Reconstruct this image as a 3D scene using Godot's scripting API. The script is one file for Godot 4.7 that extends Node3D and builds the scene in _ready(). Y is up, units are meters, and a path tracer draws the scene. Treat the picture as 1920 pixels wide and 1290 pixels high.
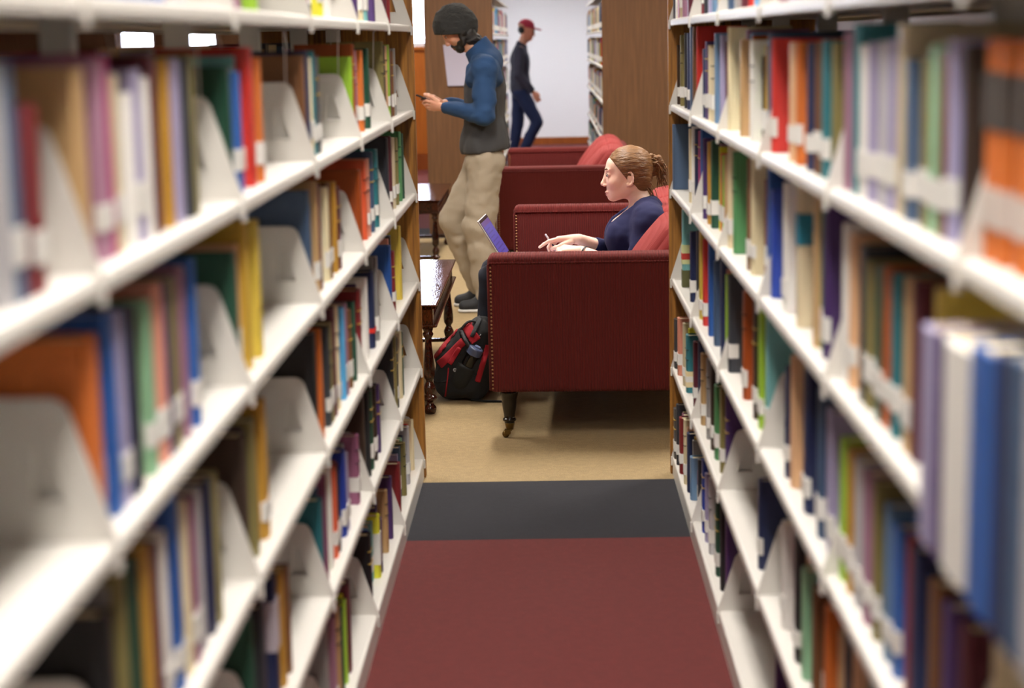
extends Node3D
# A library aisle between two bookcases, opening on a lounge with red corduroy sofas.
# Metres, y up, the aisle runs along -z.

const SHELF_L := [0.073, 0.422, 0.748, 1.076, 1.379, 1.682]
const SHELF_R := [0.070, 0.412, 0.743, 1.074, 1.380, 1.684]
const FACE_L := 0.496      # distance of the shelf edges from the camera's line
const FACE_R := 0.440
const Z_END := -6.482
const BAY := 0.914
const BAYS := 7

var rng := RandomNumberGenerator.new()
var used := {}
var mats := {}
var tex := {}

func _ready():
	rng.seed = 20240517
	set_camera()
	set_light()
	make_textures()
	build_shell()
	build_bookcases()
	build_books()
	build_lounge()
	build_people()
	build_small_things()

# ---------------------------------------------------------------- camera, sky, lamps
func set_camera():
	var c := Camera3D.new()
	c.name = "camera"
	c.keep_aspect = Camera3D.KEEP_HEIGHT
	var a := CameraAttributesPhysical.new()
	a.frustum_focal_length = 61.64
	a.exposure_aperture = 2.6
	a.frustum_focus_distance = 7.9
	a.frustum_near = 0.05
	a.frustum_far = 200.0
	c.attributes = a
	c.fov = 22.03
	c.near = 0.05
	c.far = 200.0
	c.transform = Transform3D(Basis(Vector3(0.99958, -0.02091, -0.02018), Vector3(0.01717, 0.98526, -0.1702), Vector3(0.02344, 0.16978, 0.9852)).orthonormalized(), Vector3(0, 1.6236, 0))
	add_child(c)
	c.current = true

func set_light():
	var w := WorldEnvironment.new()
	w.name = "environment"
	var e := Environment.new()
	var s := ProceduralSkyMaterial.new()
	s.sky_top_color = Color(0.80, 0.86, 1.0)
	s.sky_horizon_color = Color(0.90, 0.93, 1.0)
	s.ground_horizon_color = Color(0.75, 0.77, 0.80)
	s.ground_bottom_color = Color(0.55, 0.55, 0.55)
	s.sky_energy_multiplier = 5.0
	s.ground_energy_multiplier = 2.0
	var sky := Sky.new()
	sky.sky_material = s
	e.background_mode = Environment.BG_SKY
	e.sky = sky
	e.tonemap_mode = Environment.TONE_MAPPER_LINEAR
	e.tonemap_exposure = 0.8
	e.sdfgi_enabled = true
	e.ssao_enabled = true
	e.ssil_enabled = true
	w.environment = e
	add_child(w)
	# fluorescent panels in the ceiling
	var warm := Color(1.0, 0.975, 0.94)
	var spots := ["behind the photographer's place", "above the middle of the book aisle", "above the aisle's navy carpet end"]
	for i in 3:
		lamp(Vector3(0, CEIL, [0.6, -1.8, -4.2][i]), spots[i], AISLE_E, warm)
	var cols := ["left of the coffee tables", "between sofas and coffee tables", "behind the sofa backs"]
	var rows := ["beside the near sofa", "beside the empty sofa"]
	for i in 3:
		for k in 2:
			lamp(Vector3([-2.6, -0.35, 1.9][i], CEIL, [-8.3, -13.0][k]), cols[i] + " " + rows[k], LOUNGE_E, warm)
	for i in 2:
		lamp(Vector3(0, CEIL, [-16.5, -19.5][i]), ["at the near end of the far aisle", "at the far end of the far aisle"][i], FAR_E, warm)
	for i in 2:
		lamp(Vector3([-0.4, 1.6][i], CEIL, -25.3), ["over the walking person", "right of the walking person"][i] + " near the white wall", WALL_E, Color(0.96, 0.985, 1.0))
	for i in 3:
		lamp(Vector3([-3.4, -3.4, -2.2][i], CEIL, [-3.0, -17.0, -21.0][i]), ["behind the table-side bookcase", "left of the far bookcase", "added to brighten the wood below the windows"][i], [FAR_E, FAR_E, 20.0][i], warm)  # the last, stronger panel is added to brighten the wood below the windows

const CEIL := 3.3
const AISLE_E := 11.5
const LOUNGE_E := 17.0
const FAR_E := 9.0
const WALL_E := 16.0

func lamp(at: Vector3, where: String, e: float, tint: Color):
	var t := thing("ceiling_light", "fluorescent ceiling panel " + where, "ceiling light", at, 0.0, "fluorescent ceiling panels")
	var sz := Vector2(0.36, 1.3)
	var st := begin()
	for q in [[-1, 0], [1, 0]]:
		box(st, Vector3(q[0] * (sz.x / 2 + 0.014), -0.036, 0), Vector3(0.024, 0.07, sz.y + 0.048))
	for q in [-1, 1]:
		box(st, Vector3(0, -0.036, q * (sz.y / 2 + 0.014)), Vector3(sz.x, 0.07, 0.024))
	part(t, "frame", st, plain(Color(0.85, 0.85, 0.85), 0.5))
	st = begin()
	box(st, Vector3(0, -0.008, 0), Vector3(sz.x, 0.006, sz.y))
	var m := StandardMaterial3D.new()
	m.albedo_color = Color(0.9, 0.9, 0.9)
	m.emission_enabled = true
	m.emission = tint
	m.emission_energy_multiplier = 3.0
	part(t, "lit_diffuser", st, m)
	# unseen blades, added to cut the light off at shallow angles
	st = begin()
	for k in 4:
		box(st, Vector3((k - 1.5) * 0.12, -0.055, 0), Vector3(0.003, 0.03, sz.y))
	for k in 11:
		for q in 3:
			box(st, Vector3((q - 1) * 0.12, -0.055, (k - 5) * 0.129), Vector3(0.117, 0.03, 0.003))
	part(t, "added_louvre", st, plain(Color(0.45, 0.45, 0.46), 0.6))
	var l := AreaLight3D.new()
	l.name = "light"
	l.area_size = sz
	l.light_color = tint
	l.light_energy = e
	l.area_range = 40.0
	l.area_attenuation = 2.0
	l.shadow_enabled = true
	l.position = Vector3(0, -0.03, 0)
	l.rotation.x = -PI / 2
	t.add_child(l, true)

# ---------------------------------------------------------------- nodes
func numbered(called: String) -> String:
	if not used.has(called):
		used[called] = 0
		return called
	used[called] += 1
	return "%s_%03d" % [called, used[called]]

func thing(called: String, label: String, category: String, at := Vector3.ZERO, turn := 0.0, group := "") -> Node3D:
	var o := Node3D.new()
	o.name = numbered(called)
	add_child(o)
	o.position = at
	o.rotation.y = turn
	tag(o, label, category, group)
	return o

func tag(o: Node, label: String, category: String, group := ""):
	o.set_meta("label", label)
	o.set_meta("category", category)
	if group != "":
		o.set_meta("group", group)

func part(parent: Node, called: String, st, m: Material, at := Vector3.ZERO) -> MeshInstance3D:
	var o := MeshInstance3D.new()
	o.name = called
	o.mesh = st if st is Mesh else finish(st)
	o.material_override = m
	o.position = at
	o.cast_shadow = GeometryInstance3D.SHADOW_CASTING_SETTING_ON
	parent.add_child(o, true)
	return o

func single(called: String, st, m: Material, label: String, category: String, group := "", at := Vector3.ZERO) -> MeshInstance3D:
	var o := part(self, numbered(called), st, m, at)
	tag(o, label, category, group)
	return o

func struct(called: String, st, m: Material) -> MeshInstance3D:
	var o := part(self, called, st, m)
	o.set_meta("kind", "structure")
	o.set_meta("label", called.replace("_", " ") + " of the library reading room")
	o.set_meta("category", called.split("_")[0])
	return o

# ---------------------------------------------------------------- materials
func plain(c: Color, rough := 0.6, metal := 0.0) -> StandardMaterial3D:
	var key := "%s %.2f %.2f" % [c.to_html(), rough, metal]
	if not mats.has(key):
		var m := StandardMaterial3D.new()
		m.albedo_color = c
		m.roughness = rough
		m.metallic = metal
		mats[key] = m
	return mats[key]

func textured(t: Texture2D, c: Color, rough: float, scale: Vector3, bump: Texture2D = null, depth := 1.0) -> StandardMaterial3D:
	var m := StandardMaterial3D.new()
	m.albedo_color = c
	m.albedo_texture = t
	m.roughness = rough
	m.uv1_triplanar = true
	m.uv1_world_triplanar = true
	m.uv1_scale = scale
	if bump:
		m.normal_enabled = true
		m.normal_texture = bump
		m.normal_scale = depth
	return m

func grain(size: int, seed_: int, fx: float, fy: float, dark: Color, light: Color, contrast := 1.0, rings := 0.0) -> ImageTexture:
	var n := FastNoiseLite.new()
	n.seed = seed_
	n.noise_type = FastNoiseLite.TYPE_SIMPLEX_SMOOTH
	n.fractal_octaves = 4
	n.frequency = 1.0
	var im := Image.create(size, size, true, Image.FORMAT_RGB8)
	var s := float(size)
	for y in size:
		var ty := y / s
		for x in size:
			var tx := x / s
			# four shifted looks blended so that the tile repeats without a seam
			var v := 0.0
			for c in 4:
				var ox := float(c & 1)
				var oy := float(c >> 1)
				var w := (tx if ox > 0.0 else 1.0 - tx) * (ty if oy > 0.0 else 1.0 - ty)
				v += w * n.get_noise_2d((tx - ox) * fx + 50.0, (ty - oy) * fy + 50.0)
			if rings > 0.0:
				v = v * 0.5 + 0.4 * sin((v * 1.6 + tx) * TAU * rings)
			var k := clampf(0.5 + v * contrast, 0.0, 1.0)
			im.set_pixel(x, y, dark.lerp(light, k))
	im.generate_mipmaps()
	return ImageTexture.create_from_image(im)

func make_textures():
	tex.oak = grain(256, 3, 34.0, 1.6, Color(0.42, 0.26, 0.085), Color(0.75, 0.52, 0.215), 1.1)
	tex.brown_wood = grain(256, 8, 46.0, 2.2, Color(0.33, 0.215, 0.115), Color(0.44, 0.305, 0.185), 0.9)
	tex.mahogany = grain(256, 15, 7.0, 2.0, Color(0.10, 0.035, 0.018), Color(0.30, 0.12, 0.055), 0.9, 5.0)
	tex.orange_wood = grain(256, 21, 26.0, 2.0, Color(0.58, 0.30, 0.08), Color(0.74, 0.43, 0.14), 0.9)
	tex.pile = grain(256, 31, 110.0, 110.0, Color(0.66, 0.66, 0.66), Color(1, 1, 1), 1.1)
	tex.cloth = grain(256, 41, 90.0, 90.0, Color(0.84, 0.84, 0.84), Color(1, 1, 1), 0.9)
	tex.hair = grain(128, 90, 2.5, 60.0, Color(0.42, 0.39, 0.36), Color(1, 1, 1), 1.2)
	# carpet pile: fine tufts over a coarser unevenness
	var fine: Image = tex.pile.get_image()
	var coarse := grain(256, 77, 9.0, 9.0, Color(0.92, 0.92, 0.92), Color(1, 1, 1), 1.1).get_image()
	for y in 256:
		for x in 256:
			fine.set_pixel(x, y, fine.get_pixel(x, y) * coarse.get_pixel(x, y) * 1.04)
	fine.generate_mipmaps()
	tex.pile = ImageTexture.create_from_image(fine)
	tex.pile_n = relief(tex.pile, 3.0)
	tex.cloth_n = relief(tex.cloth, 2.0)
	tex.hair_n = relief(tex.hair, 4.0)
	tex.mahogany_n = relief(tex.mahogany, 1.5)
	# corduroy: ribs that vary across u only; knit: rows that vary across v only
	var ribs := Image.create(64, 64, false, Image.FORMAT_RGB8)
	var knit := Image.create(64, 64, false, Image.FORMAT_RGB8)
	for x in 64:
		var v := pow(absf(sin(PI * x / 16.0)), 0.7)
		var k := 0.5 + 0.5 * sin(TAU * x / 8.0)
		for y in 64:
			ribs.set_pixel(x, y, Color(v, v, v))
			knit.set_pixel(y, x, Color(k, k, k))
	tex.ribs_n = relief(ImageTexture.create_from_image(ribs), 7.0)
	tex.knit_n = relief(ImageTexture.create_from_image(knit), 4.0)

func relief(t: Texture2D, strength: float) -> ImageTexture:
	var im: Image = t.get_image().duplicate()
	im.clear_mipmaps()
	im.bump_map_to_normal_map(strength)
	im.generate_mipmaps()
	return ImageTexture.create_from_image(im)

# ---------------------------------------------------------------- mesh helpers
func begin(smooth := false) -> SurfaceTool:
	var st := SurfaceTool.new()
	st.begin(Mesh.PRIMITIVE_TRIANGLES)
	st.set_smooth_group(0 if smooth else -1)
	return st

func finish(st: SurfaceTool) -> ArrayMesh:
	st.generate_normals()
	return st.commit()

# corners counter-clockwise seen from outside
func quad(st: SurfaceTool, a: Vector3, b: Vector3, c: Vector3, d: Vector3):
	for v in [a, c, b, a, d, c]:
		st.add_vertex(v)

func tri(st: SurfaceTool, a: Vector3, b: Vector3, c: Vector3):
	for v in [a, c, b]:
		st.add_vertex(v)

func box(st: SurfaceTool, c: Vector3, s: Vector3, xf := Transform3D.IDENTITY):
	var h := s / 2
	var v := []
	for i in 8:
		v.append(xf * (c + Vector3(h.x if i & 1 else -h.x, h.y if i & 2 else -h.y, h.z if i & 4 else -h.z)))
	for f in [[4, 5, 7, 6], [1, 0, 2, 3], [5, 1, 3, 7], [0, 4, 6, 2], [6, 7, 3, 2], [0, 1, 5, 4]]:
		quad(st, v[f[0]], v[f[1]], v[f[2]], v[f[3]])

# a box with chamfered edges
func cbox(st: SurfaceTool, c: Vector3, s: Vector3, b: float, xf := Transform3D.IDENTITY):
	var h := s / 2
	b = minf(b, minf(h.x, minf(h.y, h.z)) * 0.9)
	var P := func(sx, sy, sz, ax) -> Vector3:
		var q := Vector3(sx * h.x, sy * h.y, sz * h.z)
		for i in 3:
			if i != ax:
				q[i] -= signf(q[i]) * b
		return xf * (c + q)
	for ax in 3:
		var u := (ax + 1) % 3
		var w := (ax + 2) % 3
		for sg in [-1, 1]:
			var pts := []
			for k in [[-1, -1], [1, -1], [1, 1], [-1, 1]]:
				var s3 := [0, 0, 0]
				s3[ax] = sg
				s3[u] = k[0]
				s3[w] = k[1]
				pts.append(P.call(s3[0], s3[1], s3[2], ax))
			if sg > 0:
				quad(st, pts[0], pts[1], pts[2], pts[3])
			else:
				quad(st, pts[3], pts[2], pts[1], pts[0])
		# edges parallel to ax
		for su in [-1, 1]:
			for sw in [-1, 1]:
				var s3 := [0, 0, 0]
				s3[u] = su
				s3[w] = sw
				s3[ax] = -1
				var a0: Vector3 = P.call(s3[0], s3[1], s3[2], u)
				var b0: Vector3 = P.call(s3[0], s3[1], s3[2], w)
				s3[ax] = 1
				var a1: Vector3 = P.call(s3[0], s3[1], s3[2], u)
				var b1: Vector3 = P.call(s3[0], s3[1], s3[2], w)
				if su * sw > 0:
					quad(st, a0, b0, b1, a1)
				else:
					quad(st, a0, a1, b1, b0)
	for sx in [-1, 1]:
		for sy in [-1, 1]:
			for sz in [-1, 1]:
				var a: Vector3 = P.call(sx, sy, sz, 0)
				var d: Vector3 = P.call(sx, sy, sz, 1)
				var e: Vector3 = P.call(sx, sy, sz, 2)
				if sx * sy * sz > 0:
					tri(st, a, d, e)
				else:
					tri(st, a, e, d)

# rounded box with smooth normals; puff swells the faces like a cushion
func rbox(s: Vector3, r: float, puff := 0.0, n := 4, mid := 6, noise: FastNoiseLite = null, amp := 0.0) -> ArrayMesh:
	var st := begin(true)
	var h := s / 2
	r = minf(r, minf(h.x, minf(h.y, h.z)) * 0.98)
	var axis := func(half: float) -> Array:
		var out := []
		for i in n + 1:
			out.append(-half + r * (1.0 - cos(PI / 2 * i / n)) if i < n else -half + r)
		for i in range(1, mid):
			out.append(lerpf(-half + r, half - r, float(i) / mid))
		for i in n + 1:
			var q := n - i
			out.append(half - r * (1.0 - cos(PI / 2 * q / n)) if q < n else half - r)
		return out
	var g := [axis.call(h.x), axis.call(h.y), axis.call(h.z)]
	var place := func(q: Vector3) -> Vector3:
		var core := q.clamp(-(h - Vector3.ONE * r), h - Vector3.ONE * r)
		var d := q - core
		var nn := d.normalized() if d.length() > 1e-7 else Vector3.ZERO
		var o := core + nn * r
		if puff != 0.0:
			var a := Vector3(1.0 - pow(q.x / h.x, 2.0), 1.0 - pow(q.y / h.y, 2.0), 1.0 - pow(q.z / h.z, 2.0))
			o += nn * puff * Vector3(a.y * a.z, a.x * a.z, a.x * a.y).dot(nn.abs())
		if noise:
			o += nn * amp * noise.get_noise_3dv(o)
		return o
	for ax in 3:
		var u := (ax + 1) % 3
		var w := (ax + 2) % 3
		for sg in [-1.0, 1.0]:
			for i in g[u].size() - 1:
				for j in g[w].size() - 1:
					var p := []
					for k in [[0, 0], [1, 0], [1, 1], [0, 1]]:
						var q := Vector3.ZERO
						q[ax] = sg * h[ax]
						q[u] = g[u][i + k[0]]
						q[w] = g[w][j + k[1]]
						p.append(place.call(q))
					if sg > 0:
						quad(st, p[0], p[1], p[2], p[3])
					else:
						quad(st, p[3], p[2], p[1], p[0])
	return finish(st)

# polygon (counter-clockwise in xy) pushed from z = 0 to z = depth
func prism(st: SurfaceTool, pts: Array, depth: float, xf := Transform3D.IDENTITY):
	var pv := PackedVector2Array(pts)
	if Geometry2D.is_polygon_clockwise(pv):
		pv.reverse()
	var n := pv.size()
	for i in n:
		var a := pv[i]
		var b := pv[(i + 1) % n]
		quad(st, xf * Vector3(a.x, a.y, depth), xf * Vector3(a.x, a.y, 0), xf * Vector3(b.x, b.y, 0), xf * Vector3(b.x, b.y, depth))
	var ix := Geometry2D.triangulate_polygon(pv)
	for k in range(0, ix.size(), 3):
		var a := pv[ix[k]]
		var b := pv[ix[k + 1]]
		var c := pv[ix[k + 2]]
		if (b - a).cross(c - a) < 0:
			var t := b
			b = c
			c = t
		tri(st, xf * Vector3(a.x, a.y, depth), xf * Vector3(b.x, b.y, depth), xf * Vector3(c.x, c.y, depth))
		tri(st, xf * Vector3(a.x, a.y, 0), xf * Vector3(c.x, c.y, 0), xf * Vector3(b.x, b.y, 0))

# profile of [radius, height] pairs turned about y
func lathe(st: SurfaceTool, prof: Array, seg := 20, xf := Transform3D.IDENTITY):
	for i in prof.size() - 1:
		var r0: float = prof[i][0]
		var y0: float = prof[i][1]
		var r1: float = prof[i + 1][0]
		var y1: float = prof[i + 1][1]
		for k in seg:
			var a := TAU * k / seg
			var b := TAU * (k + 1) / seg
			var p0 := xf * Vector3(cos(a) * r0, y0, -sin(a) * r0)
			var p1 := xf * Vector3(cos(b) * r0, y0, -sin(b) * r0)
			var p2 := xf * Vector3(cos(b) * r1, y1, -sin(b) * r1)
			var p3 := xf * Vector3(cos(a) * r1, y1, -sin(a) * r1)
			if r0 > 1e-6:
				tri(st, p0, p1, p2)
			if r1 > 1e-6:
				tri(st, p0, p2, p3)

# smooth curve through points of a [radius, height] profile
func curve(prof: Array, sub := 4) -> Array:
	var out := []
	for i in prof.size() - 1:
		var a: Array = prof[maxi(i - 1, 0)]
		var b: Array = prof[i]
		var c: Array = prof[i + 1]
		var d: Array = prof[mini(i + 2, prof.size() - 1)]
		for k in sub:
			var t := float(k) / sub
			out.append([maxf(cubic_interpolate(b[0], c[0], a[0], d[0], t), 0.0005), lerpf(b[1], c[1], t)])
	out.append(prof[prof.size() - 1])
	return out

func tube(st: SurfaceTool, pts: Array, r, seg := 8):
	var n := pts.size()
	var up := Vector3.UP
	var rings := []
	for i in n:
		var d: Vector3 = (pts[mini(i + 1, n - 1)] - pts[maxi(i - 1, 0)]).normalized()
		if absf(d.dot(up)) > 0.95:
			up = Vector3.RIGHT if absf(d.x) < 0.9 else Vector3.BACK
		var s := d.cross(up).normalized()
		up = s.cross(d).normalized()
		var rad: float = r[i] if r is Array else r
		var ring := []
		for k in seg:
			var a := TAU * k / seg
			ring.append(pts[i] + (s * cos(a) + up * sin(a)) * rad)
		rings.append(ring)
	for i in n - 1:
		for k in seg:
			var l := (k + 1) % seg
			quad(st, rings[i][l], rings[i][k], rings[i + 1][k], rings[i + 1][l])
	for k in range(1, seg - 1):
		tri(st, rings[0][0], rings[0][k], rings[0][k + 1])
		tri(st, rings[n - 1][0], rings[n - 1][k + 1], rings[n - 1][k])

func bent(a: Vector3, b: Vector3, c: Vector3, n := 8) -> Array:
	var out := []
	for i in n + 1:
		var t := float(i) / n
		out.append(a * (1 - t) * (1 - t) + b * 2 * t * (1 - t) + c * t * t)
	return out

# ---------------------------------------------------------------- soft bodies: distance fields meshed as surface nets
func cap(a: Vector3, b: Vector3, ra: float, rb := -1.0, k := 0.03) -> Dictionary:
	return {"t": 0, "a": a, "b": b, "ra": ra, "rb": ra if rb < 0 else rb, "k": k, "sub": false}

func ell(c: Vector3, r: Vector3, k := 0.03, basis_ := Basis.IDENTITY, sub := false) -> Dictionary:
	return {"t": 1, "c": c, "r": r, "inv": basis_.inverse(), "k": k, "sub": sub}

# keep the side of each plane in clips where plane.distance_to(p) < 0
func soft(prims: Array, cell: float, clips: Array = [], amp := 0.0, freq := 8.0, stretch := Vector3.ONE, folds := false) -> Array:
	var lo := Vector3.ONE * 1e9
	var hi := -lo
	for p in prims:
		if p.sub:
			continue
		if p.t == 0:
			var r := maxf(p.ra, p.rb)
			lo = lo.min(p.a.min(p.b) - Vector3.ONE * r)
			hi = hi.max(p.a.max(p.b) + Vector3.ONE * r)
		else:
			var r: float = maxf(p.r.x, maxf(p.r.y, p.r.z))
			lo = lo.min(p.c - Vector3.ONE * r)
			hi = hi.max(p.c + Vector3.ONE * r)
	lo -= Vector3.ONE * (cell * 3 + 0.01)
	hi += Vector3.ONE * (cell * 3 + 0.01)
	var nx := int((hi.x - lo.x) / cell) + 2
	var ny := int((hi.y - lo.y) / cell) + 2
	var nz := int((hi.z - lo.z) / cell) + 2
	var F := PackedFloat32Array()
	F.resize(nx * ny * nz)
	F.fill(1.0)
	var sx := 1
	var sy := nx
	var sz := nx * ny
	for p in prims:
		var k: float = p.k
		var plo: Vector3
		var phi: Vector3
		if p.t == 0:
			var r := maxf(p.ra, p.rb) + k + cell * 2
			plo = p.a.min(p.b) - Vector3.ONE * r
			phi = p.a.max(p.b) + Vector3.ONE * r
		else:
			var r: float = maxf(p.r.x, maxf(p.r.y, p.r.z)) + k + cell * 2
			plo = p.c - Vector3.ONE * r
			phi = p.c + Vector3.ONE * r
		var i0 := maxi(int((plo.x - lo.x) / cell), 0)
		var i1 := mini(int((phi.x - lo.x) / cell) + 1, nx - 1)
		var j0 := maxi(int((plo.y - lo.y) / cell), 0)
		var j1 := mini(int((phi.y - lo.y) / cell) + 1, ny - 1)
		var k0 := maxi(int((plo.z - lo.z) / cell), 0)
		var k1 := mini(int((phi.z - lo.z) / cell) + 1, nz - 1)
		var is_cap: bool = p.t == 0
		var a := Vector3.ZERO
		var ab := Vector3.ZERO
		var l2 := 1.0
		var ra := 0.0
		var dr := 0.0
		var c := Vector3.ZERO
		var inv := Basis.IDENTITY
		var er := Vector3.ONE
		var sub: bool = p.sub
		if is_cap:
			a = p.a
			ab = p.b - p.a
			l2 = maxf(ab.length_squared(), 1e-9)
			ra = p.ra
			dr = p.rb - p.ra
		else:
			c = p.c
			inv = p.inv
			er = p.r
		for kz in range(k0, k1 + 1):
			for jy in range(j0, j1 + 1):
				var at := kz * sz + jy * sy + i0
				var q := Vector3(lo.x + i0 * cell, lo.y + jy * cell, lo.z + kz * cell)
				for ix in range(i0, i1 + 1):
					var d: float
					if is_cap:
						var pa := q - a
						var t := clampf(pa.dot(ab) / l2, 0.0, 1.0)
						d = (pa - ab * t).length() - ra - dr * t
					else:
						var e := inv * (q - c)
						var k2 := (e / er).length()
						var k3 := (e / (er * er)).length()
						d = k2 * (k2 - 1.0) / maxf(k3, 1e-6) if k2 > 1e-6 else -minf(er.x, minf(er.y, er.z))
					var f := F[at]
					if sub:
						var h := maxf(k - absf(f + d), 0.0) / k
						F[at] = maxf(f, -d) + h * h * k * 0.25
					else:
						var h := maxf(k - absf(f - d), 0.0) / k
						F[at] = minf(f, d) - h * h * k * 0.25
					at += 1
					q.x += cell
	if amp > 0.0 or clips:
		var n := FastNoiseLite.new()
		n.seed = 5
		n.frequency = freq
		n.fractal_octaves = 2
		n.fractal_type = FastNoiseLite.FRACTAL_RIDGED if folds else FastNoiseLite.FRACTAL_FBM
		for kz in nz:
			for jy in ny:
				var at := kz * sz + jy * sy
				var q := Vector3(lo.x, lo.y + jy * cell, lo.z + kz * cell)
				for ix in nx:
					var f := F[at]
					if f < cell * 3:
						if amp > 0.0 and f > -cell * 3:
							f += amp * n.get_noise_3dv(q * stretch)
						for pl in clips:
							f = maxf(f, pl.distance_to(q))
						F[at] = f
					at += 1
					q.x += cell
	# surface nets
	var V := PackedVector3Array()
	var idx := PackedInt32Array()
	idx.resize(nx * ny * nz)
	idx.fill(-1)
	var corner := [0, 1, sy, sy + 1, sz, sz + 1, sz + sy, sz + sy + 1]
	var off := [Vector3(0, 0, 0), Vector3(1, 0, 0), Vector3(0, 1, 0), Vector3(1, 1, 0), Vector3(0, 0, 1), Vector3(1, 0, 1), Vector3(0, 1, 1), Vector3(1, 1, 1)]
	var edges := [[0, 1], [2, 3], [4, 5], [6, 7], [0, 2], [1, 3], [4, 6], [5, 7], [0, 4], [1, 5], [2, 6], [3, 7]]
	for kz in nz - 1:
		for jy in ny - 1:
			var at := kz * sz + jy * sy - 1
			for ix in nx - 1:
				at += 1
				var f0 := F[at]
				if f0 > cell * 2.5 or f0 < -cell * 2.5:
					continue
				var m := 0
				for c in 8:
					if F[at + corner[c]] < 0.0:
						m |= 1 << c
				if m == 0 or m == 255:
					continue
				var sum := Vector3.ZERO
				var cnt := 0
				for e in edges:
					var fa := F[at + corner[e[0]]]
					var fb := F[at + corner[e[1]]]
					if (fa < 0.0) != (fb < 0.0):
						var va: Vector3 = off[e[0]]
						var vb: Vector3 = off[e[1]]
						sum += va.lerp(vb, fa / (fa - fb))
						cnt += 1
				idx[at] = V.size()
				V.append(lo + (Vector3(ix, jy, kz) + sum / cnt) * cell)
	var T := PackedInt32Array()
	var step := [sx, sy, sz]
	for kz in range(1, nz - 1):
		for jy in range(1, ny - 1):
			var at := kz * sz + jy * sy
			for ix in range(1, nx - 1):
				at += 1
				if idx[at] < 0:
					continue
				var fa := F[at]
				for ax in 3:
					var fb := F[at + step[ax]]
					if (fa < 0.0) == (fb < 0.0):
						continue
					var du: int = step[(ax + 1) % 3]
					var dv: int = step[(ax + 2) % 3]
					var q0 := idx[at]
					var q1 := idx[at - du]
					var q2 := idx[at - du - dv]
					var q3 := idx[at - dv]
					if q0 < 0 or q1 < 0 or q2 < 0 or q3 < 0:
						continue
					if fa < 0.0:
						T.append_array([q0, q2, q1, q0, q3, q2])
					else:
						T.append_array([q0, q1, q2, q0, q2, q3])
	return [V, T]

# joins results of soft() into one smooth mesh
func skin_mesh(parts: Array) -> ArrayMesh:
	var V := PackedVector3Array()
	var T := PackedInt32Array()
	for p in parts:
		var base := V.size()
		V.append_array(p[0])
		for i in p[1]:
			T.append(i + base)
	var N := PackedVector3Array()
	N.resize(V.size())
	for i in range(0, T.size(), 3):
		var n := (V[T[i + 2]] - V[T[i]]).cross(V[T[i + 1]] - V[T[i]])
		N[T[i]] += n
		N[T[i + 1]] += n
		N[T[i + 2]] += n
	for i in N.size():
		N[i] = N[i].normalized()
	var a := []
	a.resize(Mesh.ARRAY_MAX)
	a[Mesh.ARRAY_VERTEX] = V
	a[Mesh.ARRAY_NORMAL] = N
	a[Mesh.ARRAY_INDEX] = T
	var m := ArrayMesh.new()
	m.add_surface_from_arrays(Mesh.PRIMITIVE_TRIANGLES, a)
	return m

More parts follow.
